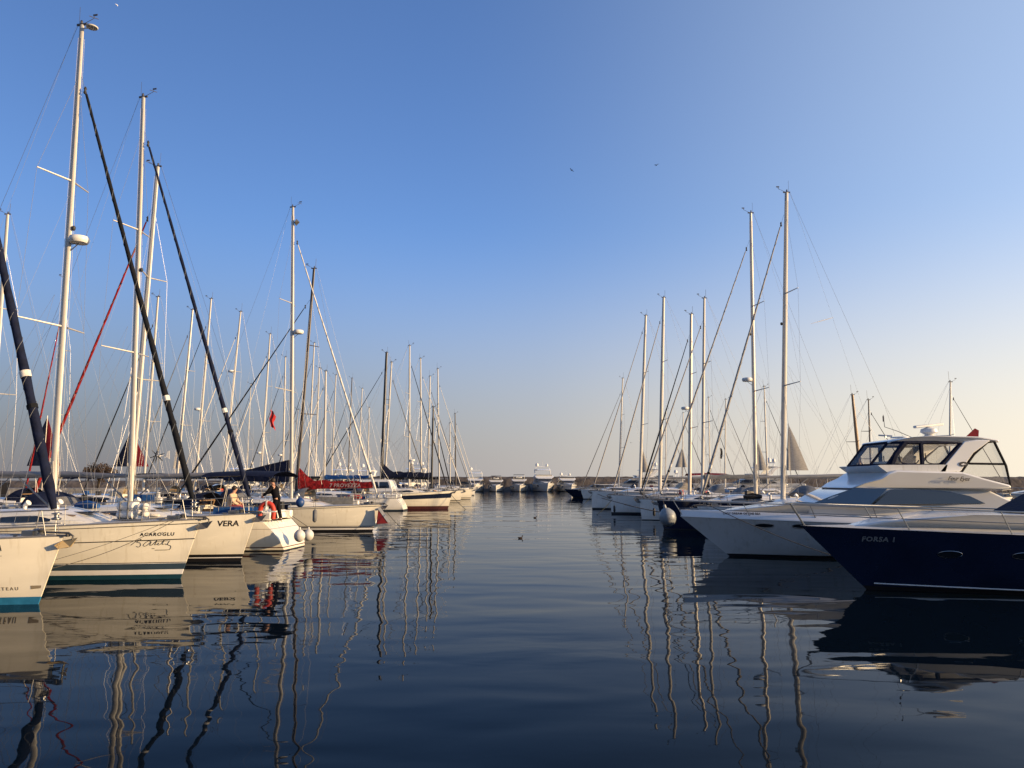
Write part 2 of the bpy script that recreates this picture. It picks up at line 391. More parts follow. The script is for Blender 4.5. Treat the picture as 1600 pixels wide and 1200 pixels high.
def sailboat(label, group, bow, hd, L=11.5, B=3.7, fb=1.45, fs=1.1, rake=.45, srake=.6, hull='gel', bands=None, tops=(), mast=None, mm='aluw', mr=.108,
             fst=.88, furl='cwhite', fr=.055, boomlen=4.2, boom='alug', cover=None, coverh=.22, lod=1, stern_out=False, spread=2, radar=None, hood='cnavy', bimini=None,
             furl_in=None, anchor=True, name='sailboat', cat='sailboat', wind=True, pulpit=True, cabin=True, backstay=True, sagd=0, deckm='deck', anchorm='galv', flukem=None, boomz=2.95, thick=None, tent=False):
    """bow = (X, Y) of the stem at the waterline (or of the transom when stern_out)"""
    H = Hull(L, B, fb, fs, rake, srake, sag=sagd)
    X, Y = bow
    if stern_out:
        X, Y = X+L*math.cos(hd), Y+L*math.sin(hd)
    root = empty(name, (X, Y, 0), hd); tag(root, label, cat, group)
    def loc(p):
        d = Vector((p.x-X, p.y-Y, 0)); c, s_ = math.cos(hd), math.sin(hd)
        return Vector((d.x*c+d.y*s_, -d.x*s_+d.y*c, p.z))
    wr = .005 if lod == 0 else (.007 if Y < 70 else .010)
    H.mesh(root, bands if bands is not None else [(.04, 'dark'), (.12, 'sblue')], tops, hull, nt=34 if lod == 0 else 18)
    H.deck(root, deckm)
    # mast foot and head measured on the boat's centre plane
    (tx, ty, bx) = mast
    sY = lambda xl: Y+xl*math.sin(hd)
    Yc = Y-4.5*math.sin(hd)
    for _ in range(3):
        pb = P(bx, 775, Yc); xl = (pb.x-X)/math.cos(hd); Yc = sY(xl)
    mb = Vector((xl, 0, H.deckz(xl)+(.42 if cabin else .06)))
    pt = P(tx, ty, Yc); xt = (pt.x-X)/math.cos(hd)
    pb2 = P(bx, 745, Yc)
    mt = Vector((xt, 0, pt.z))
    ax = (mt-mb).normalized()
    def on(f): return mb.lerp(mt, f)
    b = MB(); b.tube([on(f) for f in (0, .3, .6, .85, 1)], [mr, mr, mr*.97, mr*.85, mr*.72], 12, sq=.62)
    mo = b.build('mast', mm, root)
    Hm = mt.z-mb.z
    # mast head gear
    b = MB(); b.box(mt+Vector((0, 0, .02)), (.36, .05, .06)); b.tube([mt+Vector((-.1, 0, 0)), mt+Vector((-.12, 0, .65 if lod < 2 else .9))], .006 if lod == 0 else .011, 5)
    b.tube([mt+Vector((.1, .0, .05)), mt+Vector((.42, .02, .20)), mt+Vector((.42, .02, .33))], .009, 5)
    b.tube([mt+Vector((.34, -.1, .22)), mt+Vector((.5, .12, .22))], .012, 5)
    b.box(mt+Vector((.46, .02, .31)), (.16, .01, .06)); b.lathe(mt+Vector((-.02, 0, .05)), [(.04, 0), (.04, .09), (.02, .12)], 8)
    b.build('masthead_gear', 'wired', root)
    if lod == 0:
        MB().lathe(on(.56)+Vector((mr+.05, 0, 0)), [(.03, -.07), (.06, -.03), (.06, .05), (.03, .08)], 10).build('steaming_light', 'rubber', root)
        b = MB()
        for i in range(4):
            yy = (-1)**i*.09; xx = [-.13, .12, .14, -.10][i]; b.tube([on(.03)+Vector((xx, yy, 0)), on(.97)+Vector((xx*.6, yy*.6, 0))], .0045, 4)
        b.build('halyards', 'ropew', root)
        b = MB()
        for i in range(5):
            a = on(.12)+Vector((.10*math.cos(i*1.3), .11*math.sin(i*1.3), -.1*i)); b.tube(catmull([a, a+Vector((.05, 0, -.5)), a+Vector((.0, .03, -.95)), a+Vector((-.05, 0, -.5)), a]), .012, 5)
        b.build('coiled_halyards', 'ropew', root)
    # spreaders and shrouds
    hbm = H.deckb(mb.x)*.93
    fr_s = {1: (.52,), 2: (.36, .66), 3: (.27, .5, .74)}[spread]
    for sd in (-1, 1):
        ch = Vector((mb.x-.15, sd*hbm, H.deckz(mb.x))); tips = []
        for i, f in enumerate(fr_s):
            p = on(f); ln = hbm*(.78 if i == 0 else .62); tip = p+Vector((-.30*ln, sd*ln, .06)); tips.append(tip)
            MB().tube([p, tip], [.035, .022], 6, sq=1).build('spreader', 'alu' if mm in ('alu', 'aluw') else mm, root)
        pts = [ch]+tips+[on(fst if spread > 1 else .97)]
        b = MB(); b.tube(pts, wr, 5); b.tube([ch+Vector((-.1, 0, 0)), on(fr_s[0]-.02)], wr*.9, 5)
        for i in range(len(tips)-1): b.tube([tips[i], on(fr_s[i+1]-.02)], wr*.8, 4)
        if lod == 0: b.tube([ch+Vector((.5, 0, 0)), on(fr_s[0]-.02)], wr*.9, 5)
        b.build('shroud', 'wire', root)
    if radar:
        p = on(radar)+Vector((mr+.28, 0, 0)); b = MB()
        b.lathe(p, [(.10, -.11), (.25, -.10), (.29, -.04), (.30, .03), (.27, .10), (.14, .13), (.02, .135)], 18)
        rd = b.build('radar_dome', 'plastic', root); MB().tube([on(radar)+Vector((mr*.6, 0, -.35)), p+Vector((0, 0, -.11)), on(radar)+Vector((mr*.6, 0, -.12))], .02, 6).build('bracket', 'steel', rd)
    # forestay with furled headsail
    bt = Vector((H.x(1, H.sheer(1))-.12, 0, H.sheer(1)+.1))
    ft = on(fst)+Vector((mr, 0, 0)); b = MB()
    b.tube([bt, ft], wr*1.3, 5); b.build('forestay', 'wire', root)
    if furl:
        a, c = bt.lerp(ft, .035), bt.lerp(ft, .955)
        n = 26 if lod == 0 else 10; pts = [a.lerp(c, i/n) for i in range(n+1)]
        sg = Vector((0, 0, -1))*0
        rr = []
        for i in range(n+1):
            t = i/n; q = fr*(1.25-.75*t)*(1+ (.10*math.sin(i*2.3) if lod == 0 else 0)); q *= .45+.55*min(1, t/.05+.2); rr.append(q)
        fo = MB().tube(pts, rr, 9).build('furled_sail', furl, root)
        if lod == 0:
            b = MB(); rnd = random.Random(int(Y*10))
            for i in range(6, n*3):
                t = i/(n*3); k = pts[0].lerp(pts[-1], t); 
            sp = []
            for i in range(120):
                t = i/119; k = pts[0].lerp(pts[-1], t*.97); q = fr*(1.27-.75*t)+.006; a_ = i*.9
                sp.append(k+Vector((q*math.cos(a_)*.9, q*math.sin(a_), q*math.cos(a_)*.3)))
            MB().tube(sp, .007, 4).build('furling_seam', 'wired' if furl in ('cwhite', 'csail') else 'cgrey', fo)
            for k in range(2):
                q = bt.lerp(ft, .24-.05*k) if thick else bt.lerp(ft, .12-.02*k)
                MB().tube([q, q+(ft-bt).normalized()*(.10 if k else .16)], fr*1.3, 9).build('sail_tie', ('cwhite', 'cblack')[k], fo)
        d = bt.lerp(ft, .02); MB().lathe(d, [(.09, -.03), (.11, -.01), (.11, .01), (.05, .03), (.05, .09), (.11, .10), (.11, .12), (.04, .14)], 12).build('furling_drum', 'rubber' if lod else 'steel', root)
        tp = bt.lerp(ft, .965); MB().lathe(tp, [(.035, -.12), (.055, -.08), (.03, 0), (.05, .05), (.02, .12)], 8).build('furling_swivel', 'rubber', root)
    st_x = H.x(0, H.sheer(0))+.1; st = Vector((st_x, 0, H.fs+.05))
    if backstay:
        spl = mt.lerp(st, .68); b = MB(); b.tube([mt+Vector((-.15, 0, 0)), spl], wr, 5)
        for sd in (-1, 1): b.tube([spl, Vector((st_x, sd*B*.3, H.fs+.02))], wr*.9, 4)
        b.build('backstay', 'wired' if lod == 0 else 'wire', root)
    if furl_in:   # inner forestay with a furled sail of its own colour
        a = Vector((bt.x-1.2, 0, H.deckz(bt.x-1.2)+.15)); c = on(.72)
        b = MB(); b.tube([a.lerp(c, i/10) for i in range(11)], [.05*(1.2-.6*i/10) for i in range(11)], 8); b.build('inner_furled_sail', furl_in, root)
    # boom
    if boomlen:
        g = mb.lerp(mt, 0); z = boomz; f = (z-mb.z)/Hm; g = on(f)+Vector((-mr, 0, 0)); en = g+Vector((-boomlen, 0, .10))
        b = MB(); b.tube([g+Vector((-.1, 0, 0)), g.lerp(en, .5), en], [.075, .10, .085], 10, sq=.8); b.tube([g+Vector((.05, 0, 0)), g+Vector((-.15, 0, 0))], .05, 6)
        bo = b.build('boom', boom, root)
        if cover:
            n = 14; rings = []
            for i in range(n+1):
                t = i/n; c = g.lerp(en, t*.97)+Vector((-.02, 0, .05)); hh = (coverh*(1.0-t)**.85+.10 if tent else coverh*(1.0-.45*t**.9)*(1+.07*math.sin(i*1.9)+.05*math.sin(i*4.1)) + (.75*max(0, 1-t/.20)**1.2 if coverh > .3 else 0))
                ww = .13*(1-.45*t); c = c+Vector((0, 0, -.05*abs(math.sin(t*9))*(0 if tent else 1))); rings.append([c+Vector((0, -ww, -.10-.04*math.sin(i*2.7))), c+Vector((0, -ww*(1.15+.25*math.sin(i*2.1)), hh*.25)), c+Vector((0, -ww*.6, hh*.75)), c+Vector((0, 0, hh)), c+Vector((0, ww*.6, hh*.75)), c+Vector((0, ww*1.15, hh*.25)), c+Vector((0, ww, -.10))])
            cv = MB().loft(rings).build('sail_cover', cover, root)
        b = MB(); b.tube([en, mt+Vector((-.2, 0, 0))], wr*.8, 4); b.build('topping_lift', 'wire', root)
        b = MB(); b.tube([g.lerp(en, .22)+Vector((0, 0, -.08)), mb+Vector((-.1, 0, .15))], .03, 6); b.build('boom_vang', 'alug', root)
        b = MB()
        for q in (-.12, .12): b.tube([g.lerp(en, .85)+Vector((0, 0, -.08)), Vector((g.x-boomlen*.8, q, H.fs+.35))], .012, 5)
        b.build('mainsheet', 'ropew', root)
    # coachroof with windows
    if cabin:
        x0, x1 = -.20*L, -.66*L; hh = .40
        def cw(x): return min(H.deckb(x)*.66, B*.33)
        def ch_(x):
            t = (x-x0)/(x1-x0); return hh*min(1, t/.28)**.8*(1+.15*t) if t > 0 else 0
        rings = []
        for i in range(15):
            x = lerp(x0, x1, i/14); ww = cw(x); z = H.deckz(x)+.03; h_ = ch_(x)+.01
            rings.append([(x, -ww, z-.03), (x, -ww*.96, z+h_*.55), (x, -ww*.82, z+h_*.92), (x, -ww*.4, z+h_*1.12), (x, ww*.4, z+h_*1.12), (x, ww*.82, z+h_*.92), (x, ww*.96, z+h_*.55), (x, ww, z-.03)])
        cb = MB().loft(rings).build('coachroof', hull if hull in ('gel', 'gel2', 'yachtwhite') else 'gel', root)
        for sd in (-1, 1):
            for (a0, a1) in ([(.20, .50), (.56, .90)] if lod < 2 else [(.2, .9)]):
                rr = []
                for i in range(9):
                    t = lerp(a0, a1, i/8); x = lerp(x0, x1, t); ww = cw(x); z = H.deckz(x)+.03; h_ = ch_(x); k = math.sin(math.pi*min(1, max(0.02, i/8)))**.35
                    rr.append([(x, sd*(ww*.985+.004), z+h_*lerp(.42, .24, k)), (x, sd*(ww*.955+.008), z+h_*lerp(.5, .70, k))])
                MB().loft(rr, caps=False).build('cabin_window', 'glassd', cb)
        if lod == 0:
            for i, x in enumerate((-.27*L, -.5*L)):
                MB().box((x, 0, H.deckz(x)+ch_(x)*1.12+.07), (.5, .5, .05)).build('deck_hatch', 'smoke' if i else 'glassd', cb, bevel=.02)
            b = MB()
            for sd in (-1, 1): b.tube([(x0-.6, sd*cw(x0-.6)*.7, H.deckz(x0-.6)+ch_(x0-.6)+.08), (x1+.4, sd*cw(x1+.4)*.7, H.deckz(x1+.4)+ch_(x1+.4)+.10)], .018, 6)
            b.build('handrail', 'teak', cb)
    # cockpit: coamings, wheel, sprayhood, bimini
    cx0, cx1 = -.66*L, -.95*L
    zf = H.deckz(cx0)
    b = MB()
    for sd in (-1, 1): b.box(((cx0+cx1)/2, sd*B*.27, zf+.16), (abs(cx1-cx0), .28, .34))
    b.build('cockpit_coaming', 'gel', root, bevel=.05)
    if hood:
        rings = []
        for i in range(8):
            t = i/7; x = lerp(cx0+.85, cx0-.25, t); hz_ = [.18, .45, .66, .78, .84, .87, .88, .86][i]; ww = B*.29
            rings.append([(x, ww*math.cos(q*math.pi/10)*(1 if 0 < q < 10 else 1), zf+.22+hz_*abs(math.sin(q*math.pi/10))**.55) for q in range(11)])
        sh = MB().loft(rings, caps=False).build('sprayhood', hood, root)
        rr = [[tuple(Vector(p)+Vector((.01, 0, .012))) for p in rings[i][3:8]] for i in (0, 1, 2)]
        MB().loft(rr, caps=False).build('clear_window', 'vinyl', sh)
    b = MB(); b.box((cx1+.75, 0, zf+.3), (.22, .25, .75)); b.build('steering_pedestal', 'plastic', root, bevel=.04)
    if lod < 2:
        b = MB(); c = Vector((cx1+.6, 0, zf+.62)); ring = [c+Vector((0, .45*math.cos(q*math.pi/12), .45*math.sin(q*math.pi/12))) for q in range(25)]
        b.tube(ring, .016, 6, cap=False)
        for q in range(5): b.tube([c, c+Vector((0, .45*math.cos(q*1.257), .45*math.sin(q*1.257)))], .008, 5)
        b.build('steering_wheel', 'steel', root)
    if bimini:
        rings = []
        for i in range(6):
            x = lerp(cx0-.45, cx1-.1, i/5); rings.append([(x, B*.34*math.cos(q*math.pi/8), zf+1.72+.22*math.sin(q*math.pi/8)+.05*math.sin(math.pi*i/5)) for q in range(9)])
        bm = MB().loft(rings, caps=False).build('bimini_top', bimini, root)
        for sd in (-1, 1): MB().tube([(cx0-.45, sd*B*.34, zf+1.72), ((cx0+cx1)/2, sd*B*.36, zf+.2), (cx1-.1, sd*B*.34, zf+1.72)], .014, 6).build('bimini_frame', 'steel', bm)
    # deck gear that makes a used boat
    if lod < 2:
        rg = random.Random(int(Y*37+X*11))
        for sd in (-1, 1):
            b = MB(); b.lathe(((cx0+cx1)/2, sd*B*.27, zf+.33), [(.09, 0), (.07, .05), (.085, .14), (.05, .16)], 10); b.build('winch', 'steel', root)
            if rg.random() < .7:
                ed = H.edge(sd, .03, .22, 4, 0, -.05); b = MB(); b.loft([[p+Vector((0, 0, .08)), p+Vector((0, .01, .35)), p+Vector((0, 0, .58))] for p in ed], caps=False); b.build('weather_cloth', rg.choice(['cnavy', 'cblack', 'cblue', 'cgrey', 'cnavy']), root)
        for k in range(2):
            b = MB(); x = mb.x+.5-k*1.1; z = H.deckz(x)+.5; y = rg.choice((-1, 1))*.35
            b.tube([(x, y, z-.08), (x, y, z+.12), (x+.12, y, z+.20)], [.06, .06, .09], 8); b.build('vent', 'plastic', root)
        for k in range(6 if lod == 0 else 4):
            x = rg.uniform(-.92, -.18)*L; y = rg.choice((-1, 1))*rg.uniform(.3, .75)*H.deckb(x); z = H.deckz(x)+(.35 if x < -.2*L and abs(y) < .6*H.deckb(x) else .0)
            q = rg.random(); b = MB(); mm_ = rg.choice(['cnavy', 'cred', 'cbeige', 'orange', 'cblue', 'plastic', 'cblack', 'rubber', 'wood', 'ropew'])
            if q < .35: b.tube(catmull([(x-.2, y, z+.08), (x, y+.15, z+.1), (x+.2, y, z+.12), (x, y-.15, z+.15), (x-.2, y, z+.2)], 4), .05, 6); b.build('coiled_rope', rg.choice(['ropew', 'rope', 'ropeo']), root)
            elif q < .7: b.box((x, y, z+.2), (.35, .22, .36), rz=rg.random()); b.build('jerrycan', mm_, root, bevel=.04)
            else: b.tube([(x-.45, y, z+.18), (x, y, z+.22), (x+.45, y, z+.18)], [.10, .16, .09], 8); b.build('stowed_bag', mm_, root)
        b = MB(); x = cx0+.1; b.tube([(x, -B*.2, zf+.45), (x-.1, -B*.2, zf+.75), (x-.1, B*.2, zf+.75), (x, B*.2, zf+.45)], .03, 6); b.box((x-.5, 0, zf+.28), (.9, .5, .25)); b.build('cockpit_table', 'teak', root)
        if rg.random() < .5:
            x = H.x(0, H.fs)+.25; y = -B*.22; b = MB(); b.box((x, y, H.fs+.55), (.22, .25, .38)); b.tube([(x, y, H.fs+.4), (x, y, H.fs-.1)], .05, 6); b.build('outboard_engine', 'rubber', root, bevel=.05)
        if cover or lod == 0:
            for sd in (-1, 1):
                b = MB(); gx = on(max(0, (boomz-mb.z)/Hm)).x
                if boomlen:
                    for k in (.35, .75): b.tube([on(.42)+Vector((-.1, sd*.3, 0)), Vector((gx-boomlen*k, sd*.1, boomz))], wr*.7, 4)
                    b.build('lazy_jack', 'wire', root)
    if lod < 2:
        for sd in (-1, 1):
            for t in (.93, .12):
                q = H.edge(sd, t, t+.01, 1, .03, -.12)[0]; MB().tube([q+Vector((-.13, 0, .05)), q+Vector((-.06, 0, .06)), q+Vector((.06, 0, .06)), q+Vector((.13, 0, .05))], [.012, .02, .02, .012], 6).box(q+Vector((0, 0, .02)), (.08, .04, .06)).build('cleat', 'steel', root)
        MB().box((bt.x-.75, 0, H.deckz(bt.x-.75)+.09), (.3, .22, .14)).lathe((bt.x-.75, .16, H.deckz(bt.x-.75)+.13), [(.07, -.04), (.04, 0), (.07, .04)], 10, axis='Y').build('windlass', 'steel', root)
    # pulpit, pushpit, stanchions, lifelines
    if pulpit:
        t0 = .90; rs = .012 if lod == 0 else .02
        e1 = H.edge(-1, t0, .997, 3, .60, -.03); e2 = H.edge(1, t0, .997, 3, .60, -.03)
        front = Vector((e1[-1].x+.12, 0, e1[-1].z+.02))
        b = MB(); b.tube(catmull(e1+[front]+e2[::-1], 3), rs, 6)
        mid1 = [p+Vector((-.03, 0, -.30)) for p in e1]; mid2 = [p+Vector((-.03, 0, -.30)) for p in e2]
        b.tube(mid1, rs*.8, 6); b.tube(mid2, rs*.8, 6)
        for sd, e_ in ((-1, e1), (1, e2)):
            for i in (0, 2):
                q = H.edge(sd, t0+(.0, .0, .075)[i], 1, 1, 0, -.05)[0]; b.tube([e_[i]+Vector((.06, 0, 0)), q], rs, 6)
        b.build('pulpit', 'rail', root)
        for sd in (-1, 1):
            n = 6; ed = H.edge(sd, .06, t0, n, 0, -.05)
            if lod < 2:
                for p in ed[1:-1]:
                    b = MB(); b.tube([p, p+Vector((0, 0, .6))], rs*.85, 6); b.lathe(p, [(.03, 0), (.03, .05), (.016, .08)], 8); b.build('stanchion', 'rail', root)
            b = MB(); b.tube([p+Vector((0, 0, .6)) for p in ed], wr, 4); b.tube([p+Vector((0, 0, .32)) for p in ed], wr, 4); b.build('lifeline', 'wire', root)
        e1 = H.edge(-1, .10, .01, 2, .62, -.06); e2 = H.edge(1, .10, .01, 2, .62, -.06)
        b = MB(); b.tube(e1+e2[::-1], rs, 6); b.tube([p+Vector((0, 0, -.3)) for p in e1+e2[::-1]], rs*.8, 6)
        for p in e1+e2: b.tube([p, p+Vector((0, 0, -.6))], rs, 6)
        b.build('pushpit', 'rail', root)
    if lod < 2:
        for sd in (-1, 1):
            MB().tube(H.edge(sd, .02, .99, 20, .02, -.02), .022, 5).build('toe_rail', 'alug' if deckm == 'deck' else 'teak', root)
    if anchor and not stern_out:
        q = Vector((bt.x+.16, 0, H.fb+.03)); b = MB()
        b.box(q+Vector((-.16, 0, -.01)), (.50, .10, .04)); b.lathe(q+Vector((.08, 0, .0)), [(.035, -.05), (.035, .05)], 10, axis='Y')
        b.tube([q+Vector((-.55, 0, .06)), q+Vector((.10, 0, .05)), q+Vector((.22, 0, -.02)), q+Vector((.20, 0, -.10))], .024, 6)
        b.lathe(q+Vector((-.62, 0, .06)), [(.10, -.05), (.06, .0), (.10, .05), (.03, .09)], 10); an = b.build('anchor', anchorm, root)
        b = MB(); V_ = [q+Vector(p) for p in ((.34, 0, -.05), (.17, -.02, -.26), (-.04, -.13, -.30), (-.12, -.17, -.22), (-.05, 0, -.12), (-.12, .17, -.22), (-.04, .13, -.30), (.17, .02, -.26))]
        b.add(V_, [(0, 1, 2, 3, 4), (0, 4, 5, 6, 7), (1, 2, 6, 7), (2, 3, 4), (4, 5, 6), (2, 4, 6), (0, 7, 1)]); b.build('fluke', flukem or anchorm, an)
    return root, H, dict(mb=mb, mt=mt, bt=bt, on=on)

def motoryacht(label, group, bow, hd, s=1.0, L=14.5, B=4.5, fb=1.66, rake=1.8, hull='yachtwhite', sup='yachtwhite', fly=True, hard=True, lod=1, domes=0, dark_low='dark', name='motor_yacht', bimini=None, enclosure=True, low=False, ports=True):
    H = Hull(L*s, B*s, fb*s, fb*s*.8, rake*s, -.2, kr=3, ps=2.6, pw=1.35, wl=.84, cs=.06, cw=.08, tm=.40)
    root = empty(name, (bow[0], bow[1], 0), hd); tag(root, label, 'motor yacht', group)
    H.mesh(root, [(.04, dark_low), (.10, 'sblack'), (.15, hull)], [(.70, .85, hull)] , hull, nt=34 if lod == 0 else 20)
    H.deck(root, 'deck', .10)
    if lod == 0 and not low:
        for sd in (-1, 1):
            rings = []
            for i in range(26):
                t = lerp(.03, .998, i/25); sh = H.sheer(t); x = H.x(t, sh); h = H.hb(t, sh); q = min(h*.9, .16)
                rings.append([(x, sd*(h+.012), sh-.02), (x+.01, sd*(h+.006), sh+.04), (x+.02, sd*(h-q), sh+.24), (x, sd*max(0, h-q-.05), sh+.22), (x, sd*max(0, h-q-.03), sh)])
            MB().loft(rings, close=True).build('bulwark', sup, root)
    def sc(poly): return [(-x*s, z*s) for x, z in poly]
    def wb(x, z): u = -x/s; return s*max(.05, min(1.72, .55+.80*max(0, u-2.5)**.55)-.22*max(0, z/s-1.7))
    def wt(x, z): u = -x/s; return s*max(.12, min(1.55, .1+.55*max(0, u+.4)**.8)-.3*max(0, z/s-1.7))
    bv = .06 if lod < 2 else .05
    MB().slab(sc([(-.6, 1.58), (.3, 1.76), (1.2, 1.86), (2.2, 1.96), (12.6, 1.90), (12.6, 1.35), (-.6, 1.4)]), wt).build('foredeck_trunk', sup, root, bevel=bv, seg=3)
    if not low:
        cab = MB().slab(sc([(2.7, 1.88), (3.4, 2.22), (4.15, 2.50), (4.6, 2.58), (8.6, 2.56), (9.4, 2.15), (9.9, 1.95), (9.9, 1.5), (2.7, 1.5)]), wb).build('cabin', sup, root, bevel=bv, seg=3)
        MB().slab(sc([(2.86, 1.985), (3.4, 2.24), (4.15, 2.53), (5.25, 2.50), (4.55, 1.94), (3.8, 1.97)]), lambda x, z: wb(x, z)+.012*s).build('windshield', 'glassb' if lod == 0 else 'glassf', cab)
        MB().slab(sc([(4.68, 1.95), (5.38, 2.47), (6.5, 2.47), (7.4, 2.40), (8.1, 2.24), (8.6, 1.98)]), lambda x, z: wb(x, z)+.014*s).build('side_window', 'glassd' if lod == 0 else 'glassf', cab)
    def wf(x, z): u = -x/s; return s*min(1.85, 1.25+.62*max(0, u-4.0)**.5)-.10*max(0, z-2.7*s)
    if fly:
        fb_ = MB().slab(sc([(4.02, 2.50), (4.4, 2.68), (4.9, 2.86), (5.2, 3.05), (5.5, 3.14), (7.8, 3.08), (8.6, 2.84), (9.45, 2.62), (9.45, 2.50), (8.6, 2.47)]), wf).build('flybridge', sup, root, bevel=.07*s, seg=3)
        MB().slab(sc([(5.25, 3.06), (4.92, 3.31), (5.0, 3.33), (7.4, 3.34), (7.3, 3.08)]), lambda x, z: min(1.62*s, wf(x, z)-.04*s)).build('flybridge_screen', 'gelgrey' if hard else 'smoke', fb_)
        def wr_(x, z): u = -x/s; return s*min(1.58, .85+.75*max(0, u-5.5)**.5)
        if hard:
            for sd in (-1, 1):   # raked arch legs
                b = MB()
                pl = sc([(7.05, 3.06), (8.05, 4.16), (8.5, 4.22), (9.0, 4.2), (8.35, 3.75), (7.85, 3.10)])
                n = len(pl); y0, y1 = (1.50*s*sd, 1.62*s*sd)
                b.add([(x, y0, z) for x, z in pl]+[(x, y1, z) for x, z in pl], [tuple(range(n)), tuple(range(2*n-1, n-1, -1))]+[((i+1) % n, i, n+i, n+(i+1) % n) for i in range(n)])
                b.build('radar_arch', sup, fb_, bevel=.03*s)
            if lod == 0:
                for yy in (-.55, .45): b = MB(); b.box((-6.7*s, yy*s, 3.42*s), (.16*s, .5*s, .55*s), ry=R(-10)); b.box((-6.45*s, yy*s, 3.2*s), (.45*s, .5*s, .16*s)); b.build('helm_seat', 'cgrey', root, bevel=.05)
                b = MB(); b.tube([(-5.95*s, .4*s, 3.3*s), (-6.0*s, .4*s, 3.5*s)], .03, 6); b.box((-5.7*s, .3*s, 3.35*s), (.3*s, 1.2*s, .25*s)); b.build('helm_console', 'gelgrey', root, bevel=.05)
            MB().slab(sc([(5.6, 4.13), (5.68, 4.22), (6.3, 4.33), (7, 4.38), (8.6, 4.34), (9.3, 4.24), (9.35, 4.13), (8.6, 4.15)]), wr_).build('hardtop', sup, root, bevel=.05*s, seg=3)
            if enclosure:
                fo = []
                for sd in (-1, 1):
                    y = 1.52*s*sd; b = MB()
                    A = lambda u, z: Vector((-u*s, y, z*s))
                    fr_ = .055*s
                    b.tube([A(5.3, 3.32), A(6.3, 3.31), A(7.35, 3.30), A(8.15, 4.10), A(7.0, 4.13), A(5.9, 4.13), A(5.3, 3.32)], fr_*1.2, 6)
                    b.tube([A(5.45, 3.32), A(5.62, 3.7), A(5.98, 4.12)], fr_*1.9, 6); b.tube([A(6.55, 3.3), A(6.55, 4.12)], fr_*1.5, 6)
                    b.tube([A(7.25, 3.32), A(8.0, 4.08)], fr_*1.9, 6)
                    for c0, c1 in ((5.75, 6.45), (6.68, 7.3)): b.tube(catmull([A(c0, 3.75), A(c0+.02, 3.5), A(c0+.15, 3.39), A(c1-.15, 3.38), A(c1-.01, 3.5)], 3), fr_*.35, 5)
                    b.build('enclosure_frame', 'cnavy', root)
                    b = MB(); b.add([A(5.32, 3.32), A(7.35, 3.31), A(8.12, 4.1), A(5.92, 4.13)], [(0, 1, 2, 3)]); b.build('enclosure_pane', 'vinyl', root)
                    # aft triangle
                    b = MB(); y = 1.56*s*sd; A2 = lambda u, z: Vector((-u*s, y, z*s))
                    b.tube([A2(7.85, 3.02), A2(8.4, 3.72), A2(8.9, 4.14), A2(9.15, 4.16), A2(9.5, 3.3), A2(9.6, 2.62), A2(8.7, 2.80), A2(7.85, 3.02)], fr_*.9, 6)
                    b.tube([A2(8.2, 3.38), A2(9.48, 3.36)], fr_*.7, 6); b.build('enclosure_frame', 'cblack', root)
                    b = MB(); b.add([A2(7.9, 3.03), A2(8.4, 3.7), A2(8.95, 4.12), A2(9.12, 4.13), A2(9.48, 3.3), A2(9.56, 2.66), A2(8.7, 2.82)], [tuple(range(7))]); b.build('enclosure_pane', 'vinyl', root)
                b = MB(); y = 1.52*s; C0 = [(-5.3*s, -y, 3.32*s), (-4.98*s, -.6*y, 3.33*s), (-4.98*s, .6*y, 3.33*s), (-5.3*s, y, 3.32*s)]; C1 = [(-5.9*s, -y, 4.13*s), (-5.66*s, -.6*y, 4.15*s), (-5.66*s, .6*y, 4.15*s), (-5.9*s, y, 4.13*s)]
                b.add(C0+C1, [(i, i+1, i+5, i+4) for i in range(3)]); b.build('enclosure_pane', 'vinyl', root, smooth=False)
                b = MB()
                for i in (1, 2): b.tube([C0[i], C1[i]], .05*s, 6)
                b.tube(C0, .055*s, 6); b.tube(C1, .05*s, 6); b.build('enclosure_frame', 'cnavy', root)
        elif bimini:
            for x in (5.0, 7.6):
                MB().tube([(-x*s, -1.35*s, 3.1*s), (-x*s, -1.3*s, 4.1*s), (-x*s, 1.3*s, 4.1*s), (-x*s, 1.35*s, 3.1*s)], .03*s, 6).build('bimini_frame', 'steel', root)
            MB().slab(sc([(4.6, 4.1), (5.2, 4.2), (7.4, 4.2), (8, 4.1), (7.4, 4.15), (5.2, 4.15)]), lambda x, z: 1.35*s).build('bimini_top', bimini, root)
            b = MB()
            b.box((-5.7*s, 0, 3.3*s), (.4*s, 1.2*s, .5*s)); b.box((-6.4*s, .5*s, 3.35*s), (.45*s, .5*s, .7*s)); b.box((-6.4*s, -.5*s, 3.35*s), (.45*s, .5*s, .7*s)); b.build('helm_seat', sup, root, bevel=.05)
    zt = (4.34 if hard else 3.1)*s
    if domes:
        b = MB()
        b.tube([(-8.2*s, -1.5*s, zt-.6*s if not hard else zt), (-8.4*s, -1.2*s, zt+.55*s), (-8.4*s, 1.2*s, zt+.55*s), (-8.2*s, 1.5*s, zt-.6*s if not hard else zt)], .07*s, 6); b.build('radar_mast', sup, root)
        for k in range(domes):
            y = (-1.05, .95, 0)[k]*s; zz = zt+.6*s; r = (.34, .26, .2)[k]*s
            MB().lathe((-8.4*s, y, zz), [(r*.5, 0), (r*.9, r*.25), (r, r*.9), (r*.85, r*1.5), (r*.45, r*1.95), (.01, r*2.1)], 14).build('satellite_dome', 'plastic', root)
        b = MB(); b.tube([(-8.4*s, .1*s, zt+.5*s), (-8.45*s, .1*s, zt+1.9*s)], .02*s, 5); b.build('antenna', 'plastic', root)
    # bow rail
    rz = .58*s; rs = .018 if lod == 0 else .025
